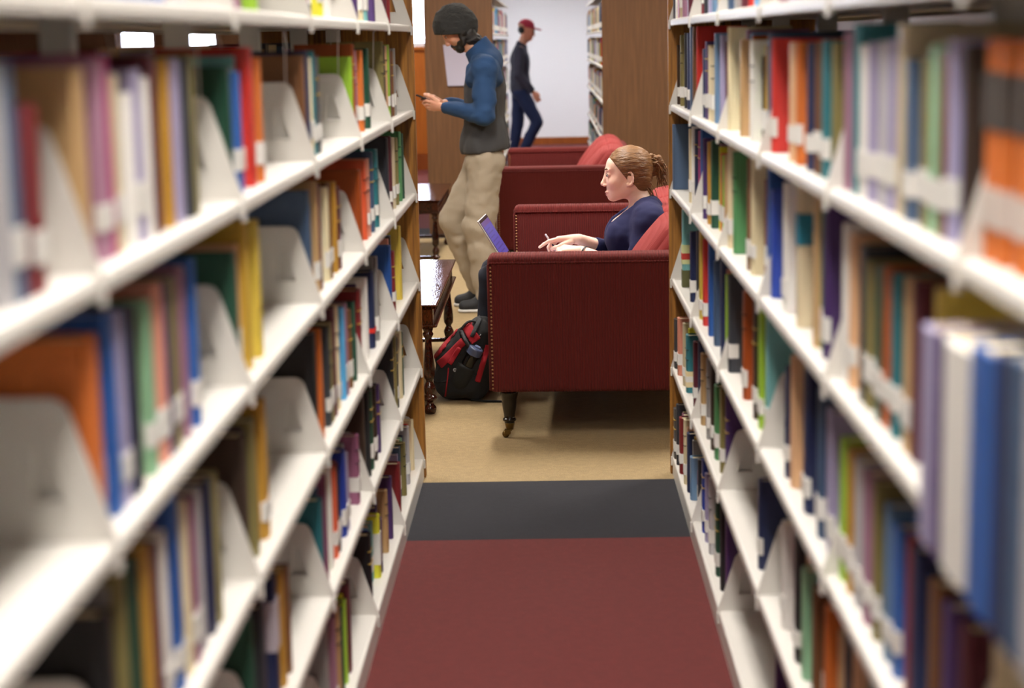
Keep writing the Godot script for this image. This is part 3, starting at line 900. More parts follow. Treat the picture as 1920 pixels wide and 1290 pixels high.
func build_bookcases():
	white_metal = plain(Color(0.84, 0.825, 0.80), 0.38)
	var prof := [Vector2(-0.25, 0.024), Vector2(-0.008, 0.024), Vector2(-0.002, 0.021), Vector2(0, 0.015), Vector2(0, 0.002), Vector2(-0.002, 0), Vector2(-0.006, 0), Vector2(-0.008, 0.012), Vector2(-0.25, 0.012)]
	var st := begin()
	prism(st, prof, BAY - 0.004, Transform3D(Basis.IDENTITY, Vector3(0, 0, -(BAY - 0.004) / 2)))
	deck_mesh = finish(st)
	bracket_mesh = make_bracket()
	var arr := bracket_mesh.surface_get_arrays(0)
	var vs: PackedVector3Array = arr[Mesh.ARRAY_VERTEX]
	var mi := begin()
	for i in range(0, vs.size(), 3):
		for k in [0, 2, 1]:
			mi.add_vertex(vs[i + k] * Vector3(1, 1, -1))
	bracket_mirrored = finish(mi)
	var oak := textured(tex.oak, Color(1, 1, 1), 0.45, Vector3.ONE * 1.6)
	var brown := textured(tex.brown_wood, Color(1, 1, 1), 0.5, Vector3.ONE * 0.8)
	var near_case := bookcase("long white steel bookcase with oak end panel beside the coffee tables", FACE_L, 1.0, Z_END, BAYS, SHELF_L, true, oak, true)
	for q in [[-5.50, -5.44], [-4.58, -4.52], [-3.66, -3.60], [-2.75, -2.69]]:
		var wst := begin(true)
		tube(wst, [Vector3(-0.03, 1.657, q[1] - Z_END), Vector3(-0.035, 1.655, q[1] - Z_END - 0.006), Vector3(-0.045, 1.53, q[0] - Z_END), Vector3(-0.16, 1.53, q[0] - Z_END), Vector3(-0.17, 1.655, q[1] - Z_END - 0.006)], 0.0016, 6)
		part(near_case, "wire_book_support", wst, white_metal)
	bookcase("long white steel bookcase with oak end panel beside the near sofa", FACE_R, -1.0, Z_END, BAYS, SHELF_R, true, oak, true)
	bookcase("far bookcase whose brown end panel carries a paper notice", 0.47, 1.0, -21.42, BAYS, SHELF_L, false, brown, false)
	bookcase("far bookcase with plain brown end panel behind the seated woman", 0.455, -1.0, -21.42, BAYS, SHELF_R, false, brown, false)

# ---------------------------------------------------------------- books
const COLORS := {
	"white": "e8e5e0", "cream": "e0d2ac", "beige": "cbbc9c", "tan": "bd9a6c", "ochre": "b98a30", "gold": "c6a038", "yellow": "d9bf4e", "lemon": "dcd93a",
	"lime": "98c238", "palegreen": "8fbd98", "green": "4c8a56", "darkgreen": "1d4a38", "teal": "2a7580", "paleteal": "74b0b0", "skyblue": "52a8e0",
	"blue": "2b5ca8", "royal": "2440a4", "slateblue": "445a78", "steel": "6484a6", "navy": "1c2850", "lavender": "a29abc", "purple": "4a3068", "plum": "8a4f6e",
	"mauve": "9c7088", "maroon": "5c2230", "darkred": "7e1f24", "red": "c62e26", "orangered": "d85c38", "orange": "d0702e", "burntorange": "a64e1a",
	"salmon": "da927c", "peach": "dcae86", "pink": "d294a4", "magenta": "a42a6c", "brown": "704828", "darkbrown": "3a2a20", "olive": "807646", "grey": "908e8c",
	"darkgrey": "4c4c50", "black": "1d1d20", "charcoal": "33363e", "silver": "b6b4b8"}
const WORDS := {"paleteal": "pale teal", "palegreen": "pale green", "darkgreen": "dark green", "skyblue": "sky blue", "royal": "royal blue", "slateblue": "slate blue", "steel": "steel blue",
	"darkred": "dark red", "orangered": "orange red", "burntorange": "burnt orange", "darkbrown": "dark brown", "darkgrey": "dark grey", "lime": "lime green", "lemon": "lemon yellow"}
const LEVELS := ["bottom shelf", "second shelf up", "third shelf up", "fourth shelf up", "fifth shelf up", "sixth shelf up"]

func nth(n: int) -> String:
	var names := ["first", "second", "third", "fourth", "fifth", "sixth", "seventh", "eighth", "ninth", "tenth"]
	if n <= 10:
		return names[n - 1]
	var s := "th"
	if n % 100 < 11 or n % 100 > 13:
		s = ["th", "st", "nd", "rd", "th", "th", "th", "th", "th", "th"][n % 10]
	return str(n) + s

func cover_mesh(t: float, h: float, d: float) -> ArrayMesh:
	var b := 0.0028
	var z := t / 2
	var c := minf(0.006, z * 0.8)
	var out := [Vector2(-d, -z), Vector2(-c - 0.008, -z), Vector2(-c - 0.005, -z + 0.0008), Vector2(-c, -z), Vector2(-c * 0.25, -z * 0.72), Vector2(0, -z * 0.25), Vector2(0, z * 0.25), Vector2(-c * 0.25, z * 0.72), Vector2(-c, z), Vector2(-c - 0.005, z - 0.0008), Vector2(-c - 0.008, z), Vector2(-d, z), Vector2(-d, z - b), Vector2(-0.009, z - b), Vector2(-0.009, -z + b), Vector2(-d, -z + b)]
	var st := begin()
	# profile lies in x and z: turn the prism upright
	prism(st, out, h, Transform3D(Basis(Vector3(1, 0, 0), Vector3(0, 0, -1), Vector3(0, 1, 0)), Vector3.ZERO))
	return finish(st)

func band(o: Node3D, called: String, t: float, y0: float, y1: float, m: Material, wrap := 0.03, grow := 0.0012):
	var st := begin()
	box(st, Vector3((grow * 0.67 - wrap) / 2, (y0 + y1) / 2, 0), Vector3(wrap + grow * 0.67, y1 - y0, t + grow))
	part(o, called, st, m)

func put_book(col: String, side: String, at: Vector3, t: float, h: float, d: float, flags: String, label: String, group: String):
	var o := thing("book", label, "book", at, 0.0 if side == "table" else PI, group)
	var c := Color.html(COLORS[col])
	var v := rng.randf_range(-0.03, 0.03)
	c = Color(clampf(c.r + v, 0, 1), clampf(c.g + v, 0, 1), clampf(c.b + v, 0, 1))
	part(o, "cover", cover_mesh(t, h, d), plain(c, rng.randf_range(0.35, 0.7)))
	var st := begin()
	box(st, Vector3(-(d + 0.004) / 2, h / 2 - 0.001, 0), Vector3(d - 0.014, h - 0.007, t - 0.0058))
	part(o, "pages", st, plain(Color(0.86, 0.80, 0.66), 0.9))
	var paper := plain(Color(0.86, 0.85, 0.83), 0.7)
	if "w" in flags:
		var y0 := rng.randf_range(0.028, 0.040)
		band(o, "call_number_label", t, y0, y0 + rng.randf_range(0.030, 0.042), paper, 0.026 if at.z < -4.4 else 0.010)
	if "v" in flags:
		band(o, "white_band", t, h * 0.16, h * 0.34, plain(Color(0.80, 0.75, 0.72), 0.7))
		band(o, "title_band", t, h * 0.60, h * 0.86, plain(Color(0.27, 0.235, 0.21), 0.6))
	if "y" in flags:
		band(o, "call_number_label", t, 0.02, 0.075, plain(Color(0.87, 0.80, 0.62), 0.7))
		band(o, "white_band", t, 0.038, 0.058, paper, 0.031, 0.0024)
	if "b" in flags:
		if col == "navy" and side == "table" and h < 0.23:
			band(o, "red_band", t, h * 0.20, h * 0.26, plain(Color(0.85, 0.16, 0.10), 0.6))
		elif col == "navy":
			band(o, "title_label", t, h * 0.42, h * 0.82, plain(Color(0.72, 0.68, 0.72), 0.7), 0.05)
		elif col == "lemon":
			band(o, "white_band", t, h * 0.22, h * 0.72, paper, 0.12)
		else:
			band(o, "title_label", t, h * 0.58, h * 0.80, plain(Color(0.10, 0.46, 0.56), 0.6))
	if "i" in flags:
		band(o, "picture_band", t, h * 0.30, h * 0.55, plain(Color(0.83, 0.85, 0.62), 0.6), 0.12)
		band(o, "picture_patch", t, h * 0.36, h * 0.44, plain(Color(0.75, 0.22, 0.18), 0.6), 0.03, 0.0024)
		band(o, "picture_foot", t, 0.0, h * 0.22, plain(Color(0.33, 0.33, 0.18), 0.6), 0.13)
	if not ("v" in flags or "b" in flags or "i" in flags) and rng.randf() < 0.35 and t > 0.02 and at.z < -4.0:
		var y := h * rng.randf_range(0.72, 0.80)
		var g := plain(Color(0.75, 0.62, 0.30), 0.4) if c.get_luminance() < 0.35 else plain(c.darkened(0.55), 0.6)
		band(o, "title_rule", t, y, y + 0.003, g, 0.008)
		band(o, "title_rule", t, y - 0.035, y - 0.032, g, 0.008)

# many books joined as one object: boxes with a colour each
var heap_v := PackedVector3Array()
var heap_n := PackedVector3Array()
var heap_c := PackedColorArray()

func heap_box(lo: Vector3, hi: Vector3, c: Color):
	var v := []
	for i in 8:
		v.append(Vector3(hi.x if i & 1 else lo.x, hi.y if i & 2 else lo.y, hi.z if i & 4 else lo.z))
	var nrm := [Vector3.BACK, Vector3.FORWARD, Vector3.RIGHT, Vector3.LEFT, Vector3.UP, Vector3.DOWN]
	var fs := [[4, 5, 7, 6], [1, 0, 2, 3], [5, 1, 3, 7], [0, 4, 6, 2], [6, 7, 3, 2], [0, 1, 5, 4]]
	for f in 6:
		for k in [0, 2, 1, 0, 3, 2]:
			heap_v.append(v[fs[f][k]])
			heap_n.append(nrm[f])
			heap_c.append(c)

func heap_book(side: float, x: float, y: float, z0: float, t: float, h: float, d: float, c: Color, lab: bool):
	var l := c.srgb_to_linear()
	# spine at x, body away from the aisle
	var x1 := x - side * d
	heap_box(Vector3(minf(x, x1), y, z0), Vector3(maxf(x, x1), y + h, z0 + 0.0025), l)
	heap_box(Vector3(minf(x, x1), y, z0 + t - 0.0025), Vector3(maxf(x, x1), y + h, z0 + t), l)
	var xs := x - side * 0.004
	heap_box(Vector3(minf(x, xs), y, z0 + 0.0025), Vector3(maxf(x, xs), y + h, z0 + t - 0.0025), l)
	heap_box(Vector3(minf(xs, x1 + side * 0.004), y + 0.002, z0 + 0.0025), Vector3(maxf(xs, x1 + side * 0.004), y + h - 0.004, z0 + t - 0.0025), Color(0.72, 0.62, 0.42))
	if lab:
		var xl := x + side * 0.0008
		heap_box(Vector3(minf(xl, x - side * 0.025), y + 0.03, z0 - 0.0003), Vector3(maxf(xl, x - side * 0.025), y + 0.075, z0 + t + 0.0003), Color(0.8, 0.79, 0.77))

func some_color(pale := 0.0) -> Color:
	var k := COLORS.keys()
	if rng.randf() < pale:
		return Color.html(COLORS[["white", "lavender", "cream", "silver", "steel"][rng.randi() % 5]])
	return Color.html(COLORS[k[rng.randi() % k.size()]])

func build_books():
	for row in BOOK_ROWS:
		var side: String = row[0]
		var sg := 1.0 if side == "table" else -1.0
		var y: float = row[2]
		var n := 0
		var nearest := -9.0
		for b in row[3]:
			n += 1
			var t: float = b[2]
			var fill: float = b[3]
			var x: float = b[4]
			var h: float = b[5]
			var d := rng.randf_range(0.15, 0.19)
			var word: String = WORDS.get(b[0], b[0])
			var size := ("tall " if h > 0.245 else "short " if h < 0.195 else "") + ("thin " if t < 0.033 else "thick " if t > 0.05 else "")
			var tail := "book" + (" with white spine label" if "w" in b[6] else "")
			var label: String = size + word + " " + tail + ", " + nth(n) + " from end panel, " + LEVELS[row[1]] + ", " + side + "-side bookcase"
			if label.split(" ").size() > 16:
				label = size + word + " book, " + nth(n) + " from end panel, " + LEVELS[row[1]] + ", " + side + "-side bookcase"
			put_book(b[0], side, Vector3(-sg * x, y + 0.0004, b[1] + t / 2), t, h, d, b[6], label, "books on the %s of the %s-side bookcase" % [LEVELS[row[1]], side])
			nearest = maxf(nearest, b[1] + t + fill)
			# books that stand further back and hide behind this one
			var z: float = b[1] + t + 0.0008
			var end: float = b[1] + t + fill
			var zn := absf(b[1])
			while end - z > 0.014:
				var tt := minf(rng.randf_range(0.022, 0.045), end - z)
				if end - z - tt < 0.014:
					tt = end - z
				var back := fill * x / zn + rng.randf_range(0.004, 0.02)
				heap_book(sg, -sg * (x + back), y + 0.0004, z, tt - 0.0008, h * rng.randf_range(0.82, 0.97), rng.randf_range(0.13, 0.16), some_color(), true)
				z += tt
		# bays beside and behind the camera
		for bay in [6]:
			var z0: float = maxf(Z_END + BAY * bay + 0.01, nearest + 0.02)
			var z1: float = Z_END + BAY * (bay + 1) - 0.25
			while z0 < z1:
				var tt := rng.randf_range(0.02, 0.05)
				heap_book(sg, -sg * ((FACE_L if sg > 0 else FACE_R) + rng.randf_range(0.015, 0.035)), y + 0.0004, z0, tt - 0.0008, rng.randf_range(0.19, 0.25), 0.17, some_color(), true)
				z0 += tt
	# the books on the far sides, and on the far bookcases
	for q in [[1.0, FACE_L + 0.56, Z_END, SHELF_L, true], [-1.0, FACE_R + 0.56, Z_END, SHELF_R, true], [1.0, 0.47, -21.42, SHELF_L, false], [-1.0, 0.455, -21.42, SHELF_R, false]]:
		var sg: float = q[0]
		var shelves: Array = q[3]
		for i in shelves.size():
			for bay in BAYS:
				var z: float = q[2] + BAY * bay + 0.02
				var z1: float = q[2] + BAY * (bay + 1) - rng.randf_range(0.03, 0.25)
				while z < z1:
					var tt := rng.randf_range(0.022, 0.05)
					var h := rng.randf_range(0.18, 0.25)
					var c := some_color(0.35)
					if q[4]:
						heap_book(-sg, -sg * (q[1] - rng.randf_range(0.012, 0.03)), shelves[i] + 0.0004, z, tt - 0.0008, h, rng.randf_range(0.15, 0.19), c, false)
					else:
						heap_book(sg, -sg * (q[1] + rng.randf_range(0.012, 0.035)), shelves[i] + 0.0004, z, tt - 0.0008, h, rng.randf_range(0.15, 0.19), c, true)
					z += tt
	var a := []
	a.resize(Mesh.ARRAY_MAX)
	a[Mesh.ARRAY_VERTEX] = heap_v
	a[Mesh.ARRAY_NORMAL] = heap_n
	a[Mesh.ARRAY_COLOR] = heap_c
	var m := ArrayMesh.new()
	m.add_surface_from_arrays(Mesh.PRIMITIVE_TRIANGLES, a)
	var vm := StandardMaterial3D.new()
	vm.vertex_color_use_as_albedo = true
	vm.roughness = 0.6
	var o := single("shelved_books", m, vm, "remaining rows of mixed books standing on the library shelves", "books")
	o.set_meta("kind", "stuff")

# ---------------------------------------------------------------- lounge furniture
var corduroy: StandardMaterial3D
var mahogany: StandardMaterial3D

func build_lounge():
	corduroy = StandardMaterial3D.new()
	corduroy.albedo_color = Color(0.345, 0.062, 0.045)
	corduroy.roughness = 1.0
	corduroy.rim_enabled = true
	corduroy.rim = 1.0
	corduroy.rim_tint = 0.88
	corduroy.uv1_triplanar = true
	corduroy.uv1_scale = Vector3.ONE / 0.046
	corduroy.normal_enabled = true
	corduroy.normal_texture = tex.ribs_n
	mahogany = textured(tex.mahogany, Color(1, 1, 1), 0.16, Vector3(1.6, 1.6, 1.6), tex.mahogany_n, 0.3)
	mahogany.uv1_world_triplanar = false
	var a := sofa("red corduroy sofa with brass caster feet on which the woman sits")
	a.position = Vector3(-0.264, 0, -7.08)
	a.rotation.y = deg_to_rad(-1.8)
	var b: Node3D = a.duplicate()
	b.name = numbered("sofa")
	add_child(b)
	b.position = Vector3(-0.37, 0, -12.05)
	b.rotation.y = deg_to_rad(-0.8)
	tag(b, "empty red corduroy sofa standing behind the one with the woman", "sofa", "red corduroy sofas")
	var t := coffee_table("dark turned-leg coffee table next to the red backpack", 1.62)
	t.position = Vector3(-0.505, 0, -7.6)
	t = coffee_table("dark turned-leg coffee table behind the standing man", 1.5)
	t.position = Vector3(-0.80, 0, -12.75)

func sofa_leg(at: Vector3, t: Node3D):
	var st := begin(true)
	lathe(st, curve([[0.0, 0.2], [0.034, 0.199], [0.037, 0.185], [0.034, 0.172], [0.031, 0.16], [0.028, 0.125], [0.022, 0.085], [0.027, 0.08], [0.027, 0.072], [0.021, 0.068], [0.020, 0.062], [0.0, 0.062]], 3), 20)
	var wood := plain(Color(0.055, 0.03, 0.022), 0.18)
	var l := part(t, "leg", st, wood, at)
	var brass := plain(Color(0.42, 0.33, 0.17), 0.35, 0.85)
	st = begin(true)
	lathe(st, [[0.0, 0.068], [0.0205, 0.067], [0.0205, 0.06], [0.0155, 0.034], [0.0, 0.033]], 18)
	part(l, "ferrule", st, brass)
	st = begin(true)
	lathe(st, curve([[0.0, -0.009], [0.012, -0.008], [0.0155, -0.004], [0.0155, 0.004], [0.012, 0.008], [0.0, 0.009]], 2), 16, Transform3D(Basis(Vector3.RIGHT, PI / 2).rotated(Vector3.UP, 0.5), Vector3(-0.016, 0.0165, 0.004)))
	part(l, "caster_wheel", st, brass)
	st = begin()
	for s in [-1, 1]:
		box(st, Vector3(-0.008, 0.026, 0.004 + s * 0.0115), Vector3(0.024, 0.02, 0.004))
	box(st, Vector3(0, 0.034, 0.004), Vector3(0.02, 0.006, 0.026))
	part(l, "caster_fork", st, brass)

func sofa(label: String) -> Node3D:
	var t := thing("sofa", label, "sofa", Vector3.ZERO, 0.0, "red corduroy sofas")
	var depth := 0.95
	var length := 2.27
	var n := FastNoiseLite.new()
	n.frequency = 4.0
	# local frame: x runs back from the front edge, -z along the seat
	for k in 2:
		var z := -0.075 if k == 0 else -length + 0.075
		var arm := part(t, "arm", rbox(Vector3(depth, 0.565, 0.15), 0.026), corduroy, Vector3(depth / 2, 0.2 + 0.2825, z))
		# piping round the outer face
		for s in [-1.0, 1.0]:
			var st := begin(true)
			var zz: float = s * 0.0755
			tube(st, [Vector3(-depth / 2 + 0.004, -0.27, zz), Vector3(-depth / 2 + 0.004, 0.245, zz), Vector3(-depth / 2 + 0.012, 0.252, zz), Vector3(depth / 2 - 0.02, 0.252, zz)], 0.0042, 8)
			part(arm, "piping", st, corduroy)
		var st2 := begin(true)
		var y := -0.262
		while y < 0.24:
			for q in [-1.0, 1.0]:
				lathe(st2, [[0.0, 0.0035], [0.003, 0.0025], [0.0045, 0.0]], 8, Transform3D(Basis(Vector3.RIGHT, q * PI / 2), Vector3(-depth / 2 + 0.014, y, q * 0.0755)))
			y += 0.0155
		var nails := part(arm, "nail_trim", st2, plain(Color(0.66, 0.50, 0.34), 0.35, 0.5))
		nails.set_meta("kind", "stuff")
	part(t, "base", rbox(Vector3(depth - 0.06, 0.2, length - 0.3), 0.02), corduroy, Vector3(depth / 2 + 0.03, 0.302, -length / 2))
	part(t, "back", rbox(Vector3(0.2, 0.62, length - 0.3), 0.05), corduroy, Vector3(depth - 0.1, 0.51, -length / 2))
	var sw := (length - 0.31) / 2
	for k in 2:
		part(t, "seat_cushion", rbox(Vector3(0.74, 0.15, sw - 0.006), 0.05, 0.018), plain_red(), Vector3(0.40, 0.445, -0.155 - sw * (k + 0.5)))
	var w3 := (length - 0.32) / 3
	for k in 3:
		var c := part(t, "back_cushion", rbox(Vector3(0.2, 0.44, w3 - 0.01), 0.07, 0.035), plain_red(), Vector3(0.715, 0.655 + (0.005 if k == 1 else 0.0), -0.16 - w3 * (k + 0.5)))
		c.rotation.z = deg_to_rad(-36)
	for x in [0.075, depth - 0.07]:
		for z in [-0.07, -length + 0.07]:
			sofa_leg(Vector3(x, 0, z), t)
	return t

func plain_red() -> StandardMaterial3D:
	if not mats.has("velvet"):
		var m := StandardMaterial3D.new()
		m.albedo_color = Color(0.50, 0.12, 0.11)
		m.roughness = 0.9
		m.rim_enabled = true
		m.rim = 1.0
		m.rim_tint = 0.8
		m.uv1_triplanar = true
		m.uv1_scale = Vector3.ONE / 0.046
		m.normal_enabled = true
		m.normal_texture = tex.ribs_n
		m.normal_scale = 0.4
		mats["velvet"] = m
	return mats["velvet"]

# local frame: right front corner at the origin, -x across, -z along
func coffee_table(label: String, length: float) -> Node3D:
	var t := thing("coffee_table", label, "coffee table", Vector3.ZERO, 0.0, "coffee tables in front of the sofas")
	var w := 0.72
	var st := begin()
	# moulded top
	var e := 0.0
	for q in [[0.0, 0.480, 0.492, 0.0], [0.006, 0.473, 0.480, 0.0]]:
		e = q[0]
		cbox(st, Vector3(-w / 2, (q[1] + q[2]) / 2, -length / 2), Vector3(w - 2 * e, q[2] - q[1], length - 2 * e), 0.004)
	var top := textured(tex.mahogany, Color(1, 1, 1), 0.14, Vector3(1.5, 1.5, 0.9), tex.mahogany_n, 0.3)
	top.uv1_world_triplanar = false
	part(t, "table_top", st, top)
	var i := 0.035
	st = begin()
	for x in [-i, -w + i]:
		box(st, Vector3(x, 0.436, -length / 2), Vector3(0.02, 0.074, length - 2 * i - 0.05))
	for z in [-i, -length + i]:
		box(st, Vector3(-w / 2, 0.436, z), Vector3(w - 2 * i - 0.05, 0.074, 0.02))
	part(t, "apron", st, mahogany)
	st = begin()
	for x in [-i + 0.012, -w + i - 0.012]:
		cbox(st, Vector3(x, 0.397, -length / 2), Vector3(0.044, 0.012, length - 2 * i + 0.06), 0.004)
	for z in [-i + 0.012, -length + i - 0.012]:
		cbox(st, Vector3(-w / 2, 0.397, z), Vector3(w - 2 * i + 0.06, 0.0119, 0.0438), 0.004)
	part(t, "moulding", st, mahogany)
	# carved scallops along the long apron
	var k := 0
	var z := -0.12
	while z > -length + 0.12:
		var c := begin(true)
		lathe(c, curve([[0.0, 0.008], [0.010, 0.006], [0.016, 0.0]], 2), 10, Transform3D(Basis(Vector3.FORWARD, PI / 2), Vector3(-i + 0.010, 0.437, z)))
		part(t, "carved_boss", c, mahogany)
		z -= 0.075
	var prof := curve([[0.022, 0.392], [0.022, 0.375], [0.019, 0.368], [0.024, 0.358], [0.020, 0.348], [0.0145, 0.338], [0.015, 0.315], [0.020, 0.26], [0.0255, 0.20], [0.0235, 0.165], [0.014, 0.148], [0.018, 0.138], [0.0265, 0.118], [0.022, 0.095], [0.020, 0.088], [0.031, 0.076], [0.031, 0.066], [0.018, 0.055], [0.017, 0.045], [0.028, 0.028], [0.026, 0.008], [0.020, 0.0]], 3)
	for x in [-0.045, -w + 0.045]:
		for zz in [-0.045, -length + 0.045]:
			var ls := begin(true)
			lathe(ls, prof, 20)
			var l := part(t, "leg", ls, mahogany, Vector3(x, 0, zz))
			var bl := begin()
			cbox(bl, Vector3(0, 0.427, 0), Vector3(0.05, 0.09, 0.05), 0.003)
			part(l, "corner_block", bl, mahogany)
	st = begin()
	cbox(st, Vector3(-w / 2, 0.071, -length / 2), Vector3(0.03, 0.017, length - 0.13), 0.004)
	cbox(st, Vector3(-w / 2, 0.071, -0.045), Vector3(w - 0.13, 0.018, 0.03), 0.004)
	cbox(st, Vector3(-w / 2, 0.071, -length + 0.045), Vector3(w - 0.13, 0.018, 0.03), 0.004)
	part(t, "stretcher", st, mahogany)
	return t

# ---------------------------------------------------------------- people
func skin_mat(c: Color) -> StandardMaterial3D:
	var m := StandardMaterial3D.new()
	m.albedo_color = c
	m.roughness = 0.5
	m.subsurf_scatter_enabled = true
	m.subsurf_scatter_strength = 0.15
	return m

func cloth(c: Color, rim := 0.2) -> StandardMaterial3D:
	var m := textured(tex.cloth, c, 0.9, Vector3.ONE * 5.0, tex.cloth_n, 0.6)
	m.rim_enabled = true
	m.rim = rim
	m.rim_tint = 0.6
	return m

# head: o is its centre between the ears, b has columns forward, up, side
func head_prims(o: Vector3, b: Basis, s := 1.0, man := false) -> Array:
	var P := func(f: float, u: float, w: float) -> Vector3:
		return o + b * (Vector3(f, u, w) * s)
	var out := [
		ell(P.call(-0.012, 0.036, 0), Vector3(0.097, 0.088, 0.073) * s, 0.01, b),
		ell(P.call(0.034, -0.022, 0), Vector3(0.066, 0.088, 0.058) * s, 0.03, b),
		ell(P.call(0.070, 0.040, 0), Vector3(0.026, 0.040, 0.048) * s, 0.02, b),
		ell(P.call(0.055, -0.075, 0), Vector3(0.038, 0.034, 0.036) * s, 0.02, b),
		ell(P.call(0.074, -0.104, 0), Vector3(0.017, 0.014, 0.017) * s, 0.018, b),
		cap(P.call(0.096, 0.012, 0), P.call(0.112, -0.034, 0), 0.0068 * s, 0.0085 * s, 0.014),
		ell(P.call(0.1135, -0.0405, 0), Vector3(0.0105, 0.0095, 0.0105) * s, 0.008, b),
		ell(P.call(0.094, -0.079, 0), Vector3(0.010, 0.0062, 0.021) * s, 0.006, b),
		ell(P.call(0.091, -0.091, 0), Vector3(0.010, 0.0065, 0.018) * s, 0.006, b),
		ell(P.call(0.088, 0.024, 0), Vector3(0.012, 0.010, 0.044) * s, 0.012, b),
	]
	for w in [-1.0, 1.0]:
		out.append(cap(P.call(0.0, -0.055, 0.046 * w), P.call(0.062, -0.098, 0.016 * w), 0.019 * s, 0.014 * s, 0.025))
		out.append(ell(P.call(0.064, -0.034, 0.034 * w), Vector3(0.026, 0.026, 0.022) * s, 0.02, b))
		out.append(ell(P.call(0.107, -0.047, 0.011 * w), Vector3(0.008, 0.006, 0.006) * s, 0.006, b))
		out.append(ell(P.call(0.102, 0.003, 0.031 * w), Vector3(0.017, 0.012, 0.017) * s, 0.010, b, true))
		out.append(ell(P.call(0.087, 0.002, 0.031 * w), Vector3(0.012, 0.0125, 0.013) * s, 0.004, b))
		# ear: a rim round a shallow bowl
		var pts := []
		for k in 9:
			var a := -2.2 + 4.6 * k / 8.0
			pts.append(P.call(-0.006 - 0.017 * cos(a) * 0.9 + 0.004, -0.014 + 0.030 * sin(a), (0.072 + 0.008 * (1.0 + cos(a)) * 0.6) * w))
		for k in 8:
			out.append(cap(pts[k], pts[k + 1], 0.0042 * s, 0.0042 * s, 0.004))
		out.append(ell(P.call(-0.004, -0.014, 0.071 * w), Vector3(0.013, 0.026, 0.006) * s, 0.006, b))
		out.append(ell(P.call(0.006, -0.043, 0.072 * w), Vector3(0.007, 0.009, 0.005) * s, 0.006, b))
	return out

func face_details(parent: Node3D, o: Vector3, b: Basis, brow: Color, lips: Color, s := 1.0):
	var P := func(f: float, u: float, w: float) -> Vector3:
		return o + b * (Vector3(f, u, w) * s)
	for w in [-1.0, 1.0]:
		part(parent, "eye", skin_mesh([soft([ell(P.call(0.0895, 0.0005, 0.031 * w), Vector3(0.0115, 0.0075, 0.0118) * s, 0.004, b)], 0.0025)]), plain(Color(0.75, 0.73, 0.72), 0.2))
		part(parent, "iris", skin_mesh([soft([ell(P.call(0.0978, -0.0015, 0.032 * w), Vector3(0.0042, 0.0055, 0.0055) * s, 0.003, b)], 0.0018)]), plain(Color(0.16, 0.13, 0.12), 0.15))
		var st := begin(true)
		tube(st, [P.call(0.103, 0.025, 0.014 * w), P.call(0.1005, 0.0295, 0.028 * w), P.call(0.086, 0.026, 0.046 * w)], [0.0022, 0.0028, 0.0012], 8)
		part(parent, "eyebrow", st, plain(brow, 0.8))
		st = begin(true)
		tube(st, [P.call(0.0995, 0.007, 0.021 * w), P.call(0.1015, 0.0085, 0.031 * w), P.call(0.094, 0.0055, 0.042 * w)], 0.0013, 6)
		part(parent, "eyelashes", st, plain(brow.darkened(0.5), 0.8))
	part(parent, "lips", skin_mesh([soft([ell(P.call(0.0955, -0.0795, 0), Vector3(0.0095, 0.0045, 0.0195) * s, 0.003, b), ell(P.call(0.0925, -0.0905, 0), Vector3(0.0095, 0.0052, 0.0165) * s, 0.003, b)], 0.0022)]), plain(lips, 0.45))

# hand: wrist, palm end, and five chains of points
func hand_prims(wrist: Vector3, knuckles: Array, fingers: Array, thumb: Array, r := 0.0085) -> Array:
	var out := []
	for k in knuckles:
		out.append(cap(wrist.lerp(k, 0.05), k, 0.0175, 0.0125, 0.015))
	for f in fingers:
		for i in f.size() - 1:
			out.append(cap(f[i], f[i + 1], r * (1.08 - 0.10 * i), r * (0.98 - 0.10 * i), 0.003))
	for i in thumb.size() - 1:
		out.append(cap(thumb[i], thumb[i + 1], (0.0155 if i == 0 else 0.0105), (0.0112 if i == 0 else 0.0085), 0.006))
	return out

func build_people():
	seated_woman()
	standing_man()
	walking_man()

